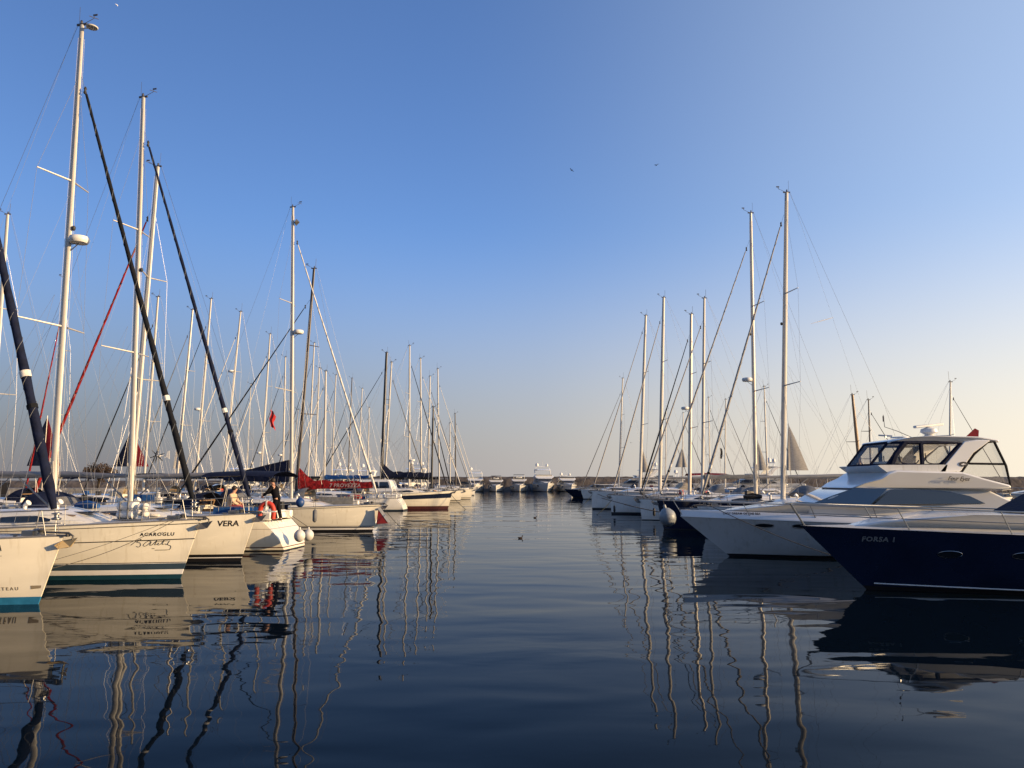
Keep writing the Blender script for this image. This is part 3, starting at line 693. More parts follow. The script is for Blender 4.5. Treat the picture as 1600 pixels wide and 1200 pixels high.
    for sd in (-1, 1):
        e_ = H.edge(sd, .30, .995, 12, 0, -.08)
        top = [p+Vector((.35*s*(i/12), 0, rz*(.85+.15*i/12))) for i, p in enumerate(e_)]
        b = MB(); b.tube(top+[Vector((top[-1].x+.12, 0, top[-1].z))], rs, 6)
        if lod == 0: b.tube([p.lerp(q, .5) for p, q in zip(top[4:], e_[4:])], rs*.6, 5)
        ro = b.build('bow_rail', 'steel', root)
        for i in range(0, 13, 2 if lod == 0 else 3):
            q = top[i]; MB().tube([e_[i], q], rs*.9, 6).build('rail_post', 'steel', ro)
    # hull windows / portholes
    if not ports: pass
    elif lod < 2:
        for sd in (-1, 1):
            for u in (1.0, 2.2, 4.0): H.oval('porthole', -u*s, fb*s*.80, .30*s, .075*s, sd, 'glassd', root, 'steel' if lod == 0 else None)
    else:
        for sd in (-1, 1): H.oval('hull_window', -2.6*s, fb*s*.66, .55*s, .16*s, sd, 'glassd', root)
    return root, H

# ================================================================== the setting: harbour water, piers, breakwater
def water():
    m = bpy.data.materials.new('harbour_water'); m.use_nodes = True; n = m.node_tree; n.nodes.clear()
    out = n.nodes.new('ShaderNodeOutputMaterial'); mixs = n.nodes.new('ShaderNodeMixShader'); n.links.new(mixs.outputs[0], out.inputs[0])
    body = n.nodes.new('ShaderNodeBsdfDiffuse'); body.inputs[0].default_value = (.0025, .006, .010, 1); gl = n.nodes.new('ShaderNodeBsdfGlossy'); gl.inputs['Roughness'].default_value = .02; gl.inputs[0].default_value = (.95, .97, 1, 1)
    fr = n.nodes.new('ShaderNodeFresnel'); fr.inputs[0].default_value = 1.33
    # skylight from straight ahead, a right angle from the sun, is polarised and reflects less than plain Fresnel
    pw = n.nodes.new('ShaderNodeMath'); pw.operation = 'POWER'; pw.inputs[1].default_value = 1.5; n.links.new(fr.outputs[0], pw.inputs[0])
    n.links.new(pw.outputs[0], mixs.inputs[0]); n.links.new(body.outputs[0], mixs.inputs[1]); n.links.new(gl.outputs[0], mixs.inputs[2])
    g = n.nodes.new('ShaderNodeNewGeometry')
    def noise(sx, sy, scale, det, dist=0.0, rough=.5):
        mp = n.nodes.new('ShaderNodeMapping'); mp.inputs['Scale'].default_value = (sx, sy, 1); n.links.new(g.outputs['Position'], mp.inputs[0])
        nz = n.nodes.new('ShaderNodeTexNoise'); nz.inputs['Scale'].default_value = scale; nz.inputs['Detail'].default_value = det; nz.inputs['Distortion'].default_value = dist
        nz.inputs['Roughness'].default_value = rough
        n.links.new(mp.outputs[0], nz.inputs[0]); return nz
    prev = None
    for (sx, sy, sc, det, d, dd) in ((.45, 1, .30, 1, .3, .050), (.5, 1, .95, 0, .6, .016), (.55, 1, 3.4, 1, .3, .0032)):
        nz = noise(sx, sy, sc, det, d); bp = n.nodes.new('ShaderNodeBump'); bp.inputs['Distance'].default_value = dd; bp.inputs['Strength'].default_value = 1
        n.links.new(nz.outputs[0], bp.inputs['Height'])
        if prev: n.links.new(prev.outputs[0], bp.inputs['Normal'])
        if dd < .01:   # cat's-paws: the finest ripples come and go in long patches
            pz = noise(.25, 1, .09, 3, .8); pm = n.nodes.new('ShaderNodeMapRange'); pm.inputs[1].default_value = .48; pm.inputs[2].default_value = .66; pm.inputs[3].default_value = .15; pm.inputs[4].default_value = 1
            n.links.new(pz.outputs[0], pm.inputs[0]); n.links.new(pm.outputs[0], bp.inputs['Strength'])
        prev = bp
    for q in (gl, fr): n.links.new(prev.outputs[0], q.inputs['Normal'])
    M['water'] = m
water()
b = MB(); b.add([(-6000, -300, 0), (6000, -300, 0), (6000, 9000, 0), (-6000, 9000, 0)], [(0, 1, 2, 3)])
tag(b.build('water', 'water', smooth=False), 'calm dark harbour water with long gentle ripples', None, kind='structure')

for nm, xa, xb in (('left', -23.3, -20.6), ('right', 23.4, 23.4)):
    b = MB(); ry_ = math.atan2(xb-xa, 140); b.box(((xa+xb)/2, 84, .45), (1.1, 140, .35), rz=-ry_)
    for i in range(16): t = i/15; b.tube([(lerp(xa, xb, t), 15+138*t, -1), (lerp(xa, xb, t), 15+138*t, .30)], .16, 8)
    tag(b.build('pier', 'concrete'), 'long concrete pier behind the %s row of moored boats' % nm, 'pier', kind='structure')

def breakwater():
    rnd = random.Random(3); V = []; nx = 300; prof = [(-4.5, -.4), (-3.2, .9), (-2.4, 2.0), (-1.2, 3.2), (0, 3.65), (2.2, 3.65), (5, -.4)]
    from mathutils import noise as N
    for i in range(nx+1):
        x = -190+380*i/nx
        for j, (y, z) in enumerate(prof):
            q = N.noise(Vector((x*.5, j*3.1, 0)))*.45+N.noise(Vector((x*1.7, j*7.7, 3)))*.25
            V.append((x+q*.4, 201+y+q*(1 if j < 4 else .3), (z+q*(.7 if j < 4 else .35))*(.72 if x < -60 else 1)))
    n = len(prof); F = [(i*n+j, (i+1)*n+j, (i+1)*n+j+1, i*n+j+1) for i in range(nx) for j in range(n-1)]
    o = MB().add(V, F).build('breakwater', 'stone', smooth=False)
    tag(o, 'dark brown stone breakwater closing the harbour behind the far yachts', 'breakwater')
breakwater()

# ================================================================== left row (bows and sterns towards the channel), near to far
G1, G2, G3, G4 = 'sailboats moored along the left of the channel', 'sailboats on the far side of the left pier', 'sailboats moored along the right of the channel', 'sailboats on the far side of the right pier'
def BW(px, py, dx=0): Y = Dof(py); return ((px-800)/FPX*(P(0, py, Y)-Vector((0, 0, EYE))).length*0 + P(px, py, Y).x+dx, Y)
LH = R(-11)
# 1: nearest, only its bow in view
r1, H1, I1 = sailboat('cream sloop with a blue waterline band cut off by the left edge of the photo', G1, BW(60, 944), LH, L=11, B=3.9, fb=1.52, fs=1.25, rake=.52,
    bands=[(.03, 'blue'), (.17, 'blue'), (.20, 'gel2')], hull='gel2', mast=(-105, -180, -150), furl='cnavy', fr=.095, lod=0, thick=True, hood='cbeige', anchorm='galv', flukem='bronze', boomlen=0)
vs, fs = text_polys('ETEAU', .10, 0, .002, 1.5); H1.decal('lettering', vs, fs, -.76, .33, -1, 'inkb', r1, False)
b = [(-.60, .33), (-.16, .35), (-.10, .385), (-.16, .42), (-.60, .42)]
H1.decal('lettering', [(p[0]*.45+.27, p[1]*.9-.29) for p in b], [(0, 1, 2, 3, 4)], -.13, .335, -1, 'inkb', r1, False)
vs, fs = text_polys('RA', .20, .35, .0); H1.decal('lettering', vs, fs, -.85, 1.22, -1, 'ink', r1, False)
H1.line('scratch_line', [(-1.1+.055*i, 1.12-.0015*i) for i in range(10)], .004, -1, 'ink', r1)
# 2
r2, H2, I2 = sailboat('white sloop lettered ACAROGLU with slate and teal stripes and a radar on its tall mast', G1, BW(282, 904), LH, L=12, B=4.1, fb=1.66, fs=1.3, rake=.55, hull='gel2',
    bands=[(.04, 'steal'), (.13, 'steal'), (.27, 'swhite'), (.44, 'sblue'), (.455, 'swhite'), (.475, 'sblack')], tops=[(.54, .565, 'sblack'), (.915, .935, 'sblack')], mast=(127, 38, 82), furl='cblack', fr=.078, lod=0, radar=.535, hood='cnavy', bimini=None, boomlen=5.2, fst=.885, thick=True)
vs, fs = text_polys('ACAROGLU', .13, .2, .004, 1.25); H2.decal('lettering', vs, fs, -.92, 1.228, -1, 'ink', r2, False)
wg = max(v[0] for v in vs); vs, fs = text_polys('\u02d8', .12, .2, .001); H2.decal('lettering', vs, fs, -.92+.615*wg, 1.25, -1, 'ink', r2, False)
sig = [[(0, .02), (.30, .22), (.42, .24), (.24, .14), (.36, .10), (.36, 0), (.28, -.06), (.20, -.03)], [(.78, .15), (.66, .17), (.48, .04), (.50, -.03), (.60, 0), (.78, .14), (.72, .02), (.80, .02), (1.0, .19), (.90, .02), (1.0, .05), (1.06, .09), (1.02, .01), (1.12, .04), (1.28, .2), (1.18, .03), (1.3, .05), (1.36, .02), (1.48, .18), (1.38, .03), (1.5, -.04), (1.46, -.16), (1.32, -.19), (.90, -.19)], [(.92, .13), (1.42, .17)], [(.78, -.13), (.88, -.13)]]
for st in sig:
    pts = catmull([(p[0]*.64, 0, p[1]*.72) for p in st], 4); H2.line('signature_stroke', [(-1.16+p.x, .96+p.z) for p in pts], .007, -1, 'ink', r2)
MB().lathe(I2['mt']+Vector((.38, 0, -.12)), [(.02, -.04), (.17, -.02), (.19, .01), (.08, .06), (.01, .07)], 16).tube([I2['mt']+Vector((0, 0, -.12)), I2['mt']+Vector((.38, 0, -.14))], .02, 6).build('television_antenna', 'plastic', r2)
# 3
r3, H3, I3 = sailboat('cream sloop named VERA with black waterline bands and a dark furled headsail', G1, BW(376, 877), LH, L=11.8, B=3.9, fb=1.62, fs=1.25, rake=.52, hull='gel2',
    bands=[(.03, 'sblack'), (.12, 'sblack'), (.15, 'swhite'), (.25, 'sblack')], mast=(222, 150, 204), furl='cnavy', fr=.072, lod=0, hood='cnavy', boomlen=4.6, fst=.91, thick=True, anchorm='galv')
vs, fs = text_polys('VERA', .27, .18, .006, 1.0); H3.decal('lettering', vs, fs, -.66, 1.22, -1, 'ink', r3, False)
# 4: stern towards the channel
r4, H4, I4 = sailboat('cream sloop with its scooped stern and boarding ladder towards the channel', G1, BW(464, 857, -.1), R(180-6), L=11.6, B=3.8, fb=1.5, fs=1.15, rake=.5, srake=.75, hull='gel2', stern_out=True,
    bands=[(.04, 'sblack'), (.12, 'gel2'), (.16, 'brown'), (.18, 'gel2')], tops=[(.7, .715, 'brown')], mast=(247, 261, 203), furl='cred', fr=.06, lod=0, hood='cnavy', boomlen=5.0, fst=.87, bimini='cnavy', mr=.12)
# 5 (K)
r5, H5, I5 = sailboat('white sloop with black waterline stripes and humped navy sail cover, above a red float', G1, BW(582, 830), R(-9), L=12.6, B=3.9, fb=1.45, fs=1.15, rake=.5, hull='gel2',
    bands=[(.04, 'sblack'), (.10, 'sblack'), (.19, 'swhite'), (.25, 'sblack'), (.27, 'swhite'), (.30, 'sblack')], tops=[(.92, .95, 'sblack')], mast=(457, 323, 455), furl='cwhite', fr=.055, lod=0, hood='cnavy', boomlen=4.0, cover='cnavy', coverh=1.05, tent=True, boom='cnavy', fst=.905, radar=.56, boomz=2.75, furl_in=None)
q = I5['on'](.945)+Vector((.22, 0, 0)); MB().add([q+Vector(p) for p in ((.22, 0, 0), (-.14, 0, .0), (0, .2, 0), (0, -.2, 0), (0, 0, .22), (0, 0, -.22))], [(0, 2, 4), (2, 1, 4), (1, 3, 4), (3, 0, 4), (2, 0, 5), (1, 2, 5), (3, 1, 5), (0, 3, 5)]).build('radar_reflector', 'galv', r5, smooth=False)
# 6 (L): black mast and red cover
r6, H6, I6 = sailboat('white sloop with a dark mast, its long red sail cover lettered PROVEZZA', G1, (-9.2+.6, 47.5), R(180-4), L=12.6, B=4.0, fb=1.4, fs=1.2, rake=.4, stern_out=True,
    mast=(491, 420, 462), mm='carbon', furl='cblack', fr=.05, lod=1, hood='cgrey', boomlen=4.9, cover='cred', coverh=.5, boom='aluw', boomz=2.3, fst=.86)
bm = [c for c in r6.children if c.name.startswith('boom') and not c.name.startswith('boom_')][0]
vs, fs = text_polys('7 PROVEZZA', .40, .15, .006, 1.05)
bpts = [Vector(v.co) for v in bm.data.vertices]; gx = max(p.x for p in bpts)
b = MB(); b.add([(gx-2.1-v[0]*.82, .20-.018*(v[0]), 2.36+v[1]*.8) for v in vs], fs); b.build('lettering', 'inkl', bm, smooth=False)
rest = [
 # label, (bow x, Y), stern_out, kwargs
 ('white sloop with a thin pale mast, its round fendered stern facing the channel', (-9.9, 71), True, dict(mast=(509, 580, 506), L=11.5, mr=.11, furl='cwhite', hood='cgrey', boomlen=4.2, cover='cblue', coverh=.3)),
 ('grey sloop with black mast and long navy sail cover ending over the channel boats', (-9.0, 80), True, dict(mast=(604, 551, 595), mm='black', mr=.17, L=12, furl='cblack', fr=.05, boomlen=5.2, cover='cnavy', coverh=.62, boom='cnavy', boomz=3.1, hood='cblue')),
 ('white sloop with a silver mast hard behind the black-masted boat', (-9.4, 84), False, dict(mast=(612, 566, 600), L=12, boomlen=4.2, furl='cgrey', fr=.06)),
 ('cream sloop with black lower band just beyond the navy-striped pilothouse boat', (-7.7, 88), False, dict(mast=(640, 540, 639), L=12.5, furl='cblack', fr=.06, hull='gel2', boomlen=4.6, cover='cblack', coverh=.3, radar=.2)),
 ('cream sloop with a rolled white headsail and dark low band, second last big left bow', (-6.7, 98), False, dict(mast=(657, 560, 658), L=12.5, furl='cwhite', hull='gel2', boomlen=4.6, cover='cblack', coverh=.3, bands=[(.04, 'sblack'), (.15, 'gel2'), (.25, 'sblack')])),
 ('white sloop with the shortest silver mast between two taller ones at the left row end', (-7.2, 104), False, dict(mast=(672, 588, 668), L=11.5, boomlen=4.2, furl='cgrey', mr=.11)),
 ('cream sloop with a flat bright bow at the far end of the left row', (-6.1, 112), False, dict(mast=(684, 576, 686), L=12, furl='cwhite', hull='gel2', boomlen=4.4, cover='cblack', coverh=.25, bands=[(.04, 'sblack'), (.17, 'gel2'), (.25, 'sblack')])),
 ('small white sloop with a short mast beyond the left row end', (-7.5, 132), False, dict(mast=(703, 661, 703), L=10, boomlen=3.6, mr=.10, furl='cgrey')),
 ('distant sloop with dark mast and two white stays nearest the open channel', (-7.0, 140), False, dict(mast=(711, 646, 712), L=10.5, mm='carbon', mr=.12, furl='cwhite', boomlen=3.8)),
]
for lb, bw_, so_, kw in rest:
    kw = dict(kw); sailboat(lb, G1, bw_, R(180-3) if so_ else R(-5), stern_out=so_, lod=1 if bw_[1] < 100 else 2, **kw)
# pilothouse motor-sailer with the navy sheer band
rk, Hk, Ik = sailboat('cream pilothouse sailer with a broad navy sheer band and short black mast', G1, BW(700, 795), R(-5), L=11.2, B=3.7, fb=1.75, fs=1.45, rake=.45, hull='gel2', sagd=.12, name='motor_sailer',
    bands=[(.05, 'maroonaf'), (.28, 'maroonaf')], tops=[(.54, .85, 'navyb')], mast=(677, 636, 674), mm='black', mr=.10, furl='cblack', fr=.05, lod=1, hood=None, boomlen=2.4, cover='cblack', spread=1, boomz=2.9)
MB().slab([(-5.2, 1.6), (-5.6, 2.75), (-5.9, 2.85), (-8.6, 2.85), (-8.9, 1.5)], lambda x, z: 1.25-.15*(z-1.5)).build('pilothouse', 'gel', rk, bevel=.05)
ph = rk.children[-1]
for x0, x1 in ((-5.75, -6.6), (-6.8, -7.6), (-7.8, -8.6)): MB().slab([(x0+.18, 2.0), (x0, 2.62), (x1, 2.62), (x1, 2.0)], lambda x, z: 1.262-.15*(z-1.5)).build('cabin_window', 'glassd', ph)
for a in (-5.8, -7.0): Hk.oval('porthole', a-1.2, 1.2, .35, .09, -1, 'glassd', rk, 'steel')

# far side of the left pier: masts standing over the near row
row2 = [
 ('silver-masted sloop cut by the left edge, furthest left of all masts', (12, 335, -20), -26, 37.5, dict(mr=.12, furl='cgrey')),
 ('white sloop with a red furled headsail half hidden by the tall radar mast', (104, 436, 86), -26, 47, dict(mr=.11, furl='cred', fr=.06)),
 ('white sloop whose leaning silver mast stands right of the navy and maroon sail', (247, 464, 223), -28.8, 59, dict(furl='cblack', fr=.05, cover='cnavy')),
 ('white sloop with a warm silver mast above the wind generator', (301, 484, 274), -28.5, 65, dict(furl='cgrey', fr=.05, mm='alu')),
 ('white sloop with a small radar on the mast right of the wind generator', (330, 467, 304), -26, 61.7, dict(furl='cblack', fr=.045, radar=.42)),
 ('white sloop with radar high on its mast behind the VERA forestay', (376, 487, 348), -26, 68, dict(furl='cwhite', radar=.66)),
 ('white sloop flying a small red flag, left of the tall white mast', (422, 522, 406), -26, 78, dict(furl='cwhite', radar=.23)),
 ('white sloop with a mast just left of the tall white mast with radar', (446, 558, 441), -26, 85, dict(furl='cblack', fr=.05, radar=.25)),
 ('white sloop with the tall silver mast right behind the dark brown one', (491, 536, 480), -25, 92, dict(furl='cblack', fr=.05)),
 ('white sloop with a short leaning mast third right of the dark brown mast', (499, 575, 491), -25, 96, dict(furl='cgrey')),
 ('white sloop with a greyish mast over the red sail cover', (525, 586, 517), -25, 104, dict(furl='cblack', fr=.05)),
 ('white sloop with a dark thin mast over the end of the red cover', (550, 591, 543), -24, 110, dict(furl='cblack', fr=.05, mm='carbon', mr=.10)),
 ('white sloop with a low grey mast left of the black mast', (566, 607, 558), -24, 117, dict(furl='cgrey')),
 ('white sloop with the lowest grey mast beside the black mast', (577, 637, 573), -24, 125, dict(furl='cwhite')),
 ('distant white sloop seen as a thin mast left of the red flag', (466, 640, 452), -33, 110, dict(furl='cgrey', mr=.08)),
 ('distant white sloop with a thin mast left of the flag halyard', (392, 600, 384), -41, 118, dict(furl='cblack', fr=.05, mr=.08)),
]
for i, (lb, ms, X, Y, kw) in enumerate(row2):
    kw = dict(kw); kw.setdefault('cover', [None, 'cnavy', None, 'cblack', 'cblue'][i % 5]); L = 12.5
    out = i % 2 == 0
    hd = R(180)
    Xn = -29.2 if Y < 90 else -27.5
    if X < -30: Xn = X
    Y = Y*Xn/X; X = Xn; bw_ = (X-4.2, Y); L = 10.2
    sailboat(lb, G2, bw_, hd, L=L, lod=1 if Y < 70 else 2, mast=ms, boomlen=4.6, hood=['cnavy', 'cbeige', 'cgrey', 'cnavy', 'cblack'][i % 5], bimini=['cnavy', 'cblack', 'cgrey', 'cnavy', 'cbeige', 'cblue'][i % 6], fb=1.5, fs=1.25, **kw)

# ================================================================== right row
RH = R(180)
sailboat('navy-hulled sloop with a tall pale mast and cluttered bow behind the grey round fender', G3, (8.7, 44), RH, L=12.5, B=4.1, fb=1.62, fs=1.35, rake=.35, hull='navyb', bands=[(.05, 'dark')], mast=(1173, 333, 1181), lod=0, furl='csail', fr=.055, fst=.90, boomlen=4.8, boom='alug', radar=.40, hood='cgrey', mm='alu')
sailboat('white sloop with the tallest mast of the right row behind the flybridge yacht', G3, (9.6, 38), RH, L=12, B=4.0, fb=1.5, fs=1.3, rake=.4, mast=(1229, 301, 1223), lod=0, furl='csail', fr=.06, fst=.925, boomlen=5.0, boom='alug', hood='cgrey', mm='aluw', cover=None, mr=.13)
sailboat('grey-white sloop with a short bow and anchor left of the big grey fender', G3, (9.15, 54), RH, L=12, B=3.9, fb=1.45, fs=1.2, rake=.15, mast=(1100.5, 466, 1097.5), lod=1, furl='csail', fr=.055, boomlen=4.6, cover='cgrey', hood='cgrey', bands=[(.05, 'dark'), (.22, 'gel'), (.24, 'gelgrey')])
sailboat('white sloop with a dark furled headsail second right of the grey bows', G3, (10.2, 59), RH, L=11.5, B=3.8, mast=(1080, 491, 1077.5), lod=1, furl='cblack', fr=.055, radar=.47, boomlen=4.4, hood='cgrey', mm='alu', mr=.14)
sailboat('long white sloop with plumb bow between two other grey-shaded bows', G3, (8.25, 63.5), RH, L=13.5, B=4.0, fb=1.55, fs=1.3, rake=.06, mast=(1037, 465, 1031), lod=1, furl='csail', fr=.06, fst=.90, boomlen=5, hood='cgrey', bands=[(.06, 'dark'), (.16, 'dark')], mr=.15)
sailboat('white sloop with the first plumb bow of the right row beside the open channel', G3, (7.75, 74), RH, L=13.5, B=4.0, fb=1.75, fs=1.45, rake=.04, mast=(1009, 493, 1000), lod=1, furl='csail', fr=.05, fst=.93, boomlen=5, hood='cbeige', bimini='cmaroon', bands=[(.06, 'dark'), (.14, 'dark')], mr=.15)
sailboat('distant white sloop with the leftmost short mast on the right side', G3, (10.5, 112), RH, L=11.5, mast=(973, 591, 967), lod=2, furl='cgrey', boomlen=4.2, mr=.12)
row4 = [
 ('distant sloop with a thin mast just right of the second tall right mast', (1041, 640, 1040), 26, 127, dict()),
 ('distant sloop with a thin mast and dark stay left of the third right mast', (1067.5, 645, 1066), 26, 115, dict(furl='cblack', fr=.06)),
 ('distant sloop with twin thin masts tops between the two middle right masts', (1107, 621, 1110), 28, 108, dict(furl='cblack', fr=.05)),
 ('distant sloop with a thin grey mast right of the middle right masts', (1134, 624, 1133), 28, 99, dict()),
 ('distant sloop with a thin mast between the two tallest right masts', (1194, 604, 1200), 28, 84, dict(furl='cblack', fr=.045)),
 ('old sailer with a thick varnished wooden mast leaning left of the flybridge', (1332, 617, 1347.5), 30, 65, dict(mm='wood', mr=.16, furl=None, spread=1)),
 ('sloop with a thin dark mast beside the wooden mast', (1357, 625, 1362), 33, 70, dict(mm='carbon', mr=.08, furl='cblack', fr=.04)),
 ('sloop whose slim silver mast rises above the flybridge roof', (1485, 597, 1484), 36, 62, dict(mr=.09, furl='cblack', fr=.03, spread=1)),
]
for i, (lb, ms, X, Y, kw) in enumerate(row4):
    kw = dict(kw); kw.setdefault('mr', .10); kw.setdefault('furl', 'cgrey')
    Xn = max(X, 30.5); Y = Y*Xn/X; sailboat(lb, G4, (Xn+4.2, Y), 0, L=10.2, lod=2, mast=ms, boomlen=4.4, hood='cgrey', cover=[None, 'cgrey'][i % 2], **kw)

# ================================================================== motor yachts
ry, Hy = motoryacht('white flybridge yacht with dark enclosure frames on the right, script on its side', None, BW(1140, 869), RH, lod=0, hull='gelgrey', sup='yachtwhite', fb=1.47, ports=True)  # white hull below the bulwark: its shade is painted in as grey
fbp = [c for c in ry.children if c.name.startswith('flybridge')][0]
# radar, horn, antenna, flag, badge
b = MB(); b.lathe((-7.6, .2, 4.36), [(.26, 0), (.24, .06), (.14, .12), (.20, .16), (.30, .22), (.28, .33), (.16, .38), (.05, .42)], 18); b.build('radar_pedestal', 'plastic', ry)
b = MB(); b.box((-7.6, .2, 4.83), (1.25, .16, .10), rz=R(12), ry=R(6)); b.build('radar_scanner', 'plastic', ry, bevel=.03)
b = MB(); b.tube([(-6.8, .5, 4.36), (-6.2, .6, 4.6), (-5.75, .6, 4.75), (-5.72, .6, 5.2)], .012, 5); b.tube([(-5.72, .6, 4.95), (-5.72, .6, 5.15)], .03, 6); b.build('antenna', 'wired', ry)
b = MB(); b.lathe((-5.9, .3, 4.36), [(.03, 0), (.03, .08)], 8); b.tube([(-6.15, .3, 4.43), (-5.65, .3, 4.46)], .03, 8); b.build('horn', 'steel', ry)
b = MB(); b.lathe((-6.6, 0, 4.37), [(.34, 0), (.34, .04), (.28, .05)], 16); b.build('roof_hatch', 'yachtwhite', ry)
b = MB(); b.add([(-9.0, .9, 4.33), (-8.45, .92, 4.30), (-8.9, .9, 4.68), (-9.02, .93, 4.60)], [(0, 1, 2, 3)]); b.add([(-9.0, .915, 4.33), (-8.45, .935, 4.30), (-8.9, .915, 4.68), (-9.02, .945, 4.60)], [(0, 1, 2, 3)])
tag(b.build('flag', 'cmaroon'), 'small furled dark red flag standing on the flybridge roof', 'flag').matrix_world = ry.matrix_basis if False else Matrix.Translation(ry.location) @ Matrix.Rotation(RH, 4, 'Z')
b = MB(); b.add([(-7.95+.16*math.cos(q*math.pi/8), 1.64, 3.36+.085*math.sin(q*math.pi/8)) for q in range(16)], [tuple(range(16))]); bd = b.build('badge', 'ink', ry, smooth=False)
b = MB(); b.add([(-7.95+p[0], 1.646, 3.36+p[1]) for p in ((.10, -.01), (.0, .03), (-.03, .045), (-.02, .01), (-.11, -.0), (-.02, -.02), (.02, -.045))], [tuple(range(7))]); b.build('emblem', 'swhite', bd, smooth=False)

rf, Hf = motoryacht('dark navy-hulled motor yacht lettered FORSA 1 cut off by the right edge', None, BW(1354, 921), R(180), lod=0, hull='navy', fly=False, B=4.4, fb=1.62, rake=1.62, L=15, dark_low='sblack', low=True, ports=False)
vs, fs = text_polys('FORSA 1', .17, 0, .006, 1.15); Hf.decal('lettering', vs, fs, -.02+.28, 1.26, 1, 'inkg', rf, True)
for x in (-1.65, -3.2): 
    pts = [(x+.26*math.cos(q*math.pi/10), .98+.085*math.sin(q*math.pi/10)) for q in range(21)]; Hf.line('porthole_rim', pts, .008, 1, 'steel', rf)
    Hf.oval('porthole', x, .98, .24, .07, 1, 'glassd', rf)
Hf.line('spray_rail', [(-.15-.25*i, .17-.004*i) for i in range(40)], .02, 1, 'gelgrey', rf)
MB().slab([(-3.75, 1.97), (-4.9, 2.40), (-6.2, 2.85), (-9, 3.05), (-10, 1.8)], lambda x, z: min(1.5, .5+.6*max(0, -x-3.6)**.7)-.25*(z-1.9)).build('cockpit_cover', 'cnavy', rf, bevel=.06)
ch = [c for c in rf.children]
GY = 'motor yachts moored along the breakwater'
far = [
 ('white flybridge yacht half hidden behind the left row end', (741, 770), .95, dict(domes=1)),
 ('small white flybridge yacht with grey bimini, first whole one at the breakwater', (775, 769), .82, dict(hard=False, bimini='cblack')),
 ('grey-white yacht with dark-framed bimini, between two others at the breakwater', (812, 769), .88, dict(hard=False, bimini='cblack', hull='gelgrey')),
 ('largest white yacht with tall flared bow and two domes at the breakwater', (855, 770), 1.12, dict(domes=2)),
 ('white yacht with a radar frame and dome right of the largest one', (892, 769), .95, dict(domes=2, hard=False)),
]
for lb, px, s_, kw in far:
    x, y = P(px[0], px[1], 182).x, 182
    motoryacht(lb, GY, (x, y), R(-90+(4 if 'largest' in lb else 1)), s=s_*1.12, L=13, lod=2, enclosure=False, **kw)
motoryacht('dark navy motorboat lying low before the breakwater at the right row end', None, (9.9, 124), RH, s=.82, lod=2, hull='navyb', fly=False)
GB = 'white motor yachts in the background rows'
for lb, px, Y, s_, kw in [
 ('white flybridge yacht with a radar mast over the middle of the red cover', 508, 150, 1.15, dict(domes=2)),
 ('white flybridge yacht behind the masts left of the black mast', 548, 150, 1.1, dict(domes=1)),
 ('white yacht with an arch full of domes above the long navy cover', 628, 150, 1.2, dict(domes=3)),
 ('white yacht with low hull seen between the masts above the wind generator', 335, 120, 1.1, dict(domes=2)),
 ('white yacht with two domes behind the first forestay of the right row', 945, 140, 1.1, dict(domes=2)),
 ('white yacht with a square radar frame left of the second tall right mast', 985, 150, 1.1, dict(domes=1, hard=False)),
 ('white yacht with satellite domes behind the middle masts of the right row', 1115, 125, 1.15, dict(domes=2)),
 ('white motor yacht seen at the right edge beyond the flybridge enclosure', 1583, 72, .95, dict(domes=1, hard=False)),
]:
    x = P(px, 760, Y).x; motoryacht(lb, GB, (x, Y-.0), R(-100) if px < 800 else R(180), s=s_, lod=2, enclosure=False, **kw)

# lettering on the bulwark of the white flybridge yacht, and the script low on its flybridge side
vs, fs = text_polys('LADY DREAM OF THE SEA', .095, .1, .003, 1.12)
def bulw(x, z):
    t = Hy.tz(x); sh = Hy.sheer(t); h = Hy.hb(t, sh); q = min(h*.9, .16); k = min(1, max(0, (z-sh-.04)/.20)); return h+.006-q*k
b = MB(); b.add([(.35-v[0], bulw(.35-v[0], 1.56+v[1])+.012, 1.56+v[1]) for v in vs], fs); b.build('lettering', 'ink', ry, smooth=False)
vs, fs = text_polys('Four Eyes', .25, .5, .004, .95)
b = MB(); b.add([(-7.2-v[0]*.8, 1.870+.02, 2.80-.03*v[0]+v[1]*.8) for v in vs], fs); b.build('lettering', 'ink', fbp, smooth=False)

# ================================================================== fenders, lines, small gear
def fender_ball(label, c, r, m, hang, group=None, sz=1.12):
    o = empty('fender', c); tag(o, label, 'fender', group)
    MB().lathe((0, 0, 0), [(r*math.cos(a)*(1 if a < .6 else .92), r*math.sin(a)*sz) for a in [i*math.pi/14-math.pi/2+.02 for i in range(14)]]+[(r*.18, r*1.18*sz), (r*.16, r*1.32*sz), (.01, r*1.34*sz)], 18).build('float', m, o)
    h = Vector(hang)-Vector(c); MB().tube([(0, 0, r*1.3*sz), h], .012, 5).build('lanyard', 'rope', o); return o
GF = 'round white fenders hung at the scooped stern'
q = P(468, 837, 30.1); fender_ball('round white fender hanging left of its twin at the scooped stern', q, .22, 'fend', q+Vector((-.5, .3, .75)), GF)
q = P(482, 836, 30.9); fender_ball('round white fender hanging right of its twin at the scooped stern', q, .21, 'fend', q+Vector((-.75, .2, .75)), GF)
q = P(469, 785, 39.0); fender_ball('dark blue round fender on the rail behind the standing person', q, .22, 'fendb', q+Vector((0, .3, .5)))
q = P(1043, 808, 41.5); o = fender_ball('big pale grey teardrop fender at the navy sloop bow', q, .46, 'fendg', q+Vector((.1, .5, .9))); o.rotation_euler = (0, R(-14), 0)
q = P(622, 791, 70.5); fender_ball('small white ball fender at the far round stern of the left row', q, .24, 'fend', q+Vector((-.3, .2, .7)))
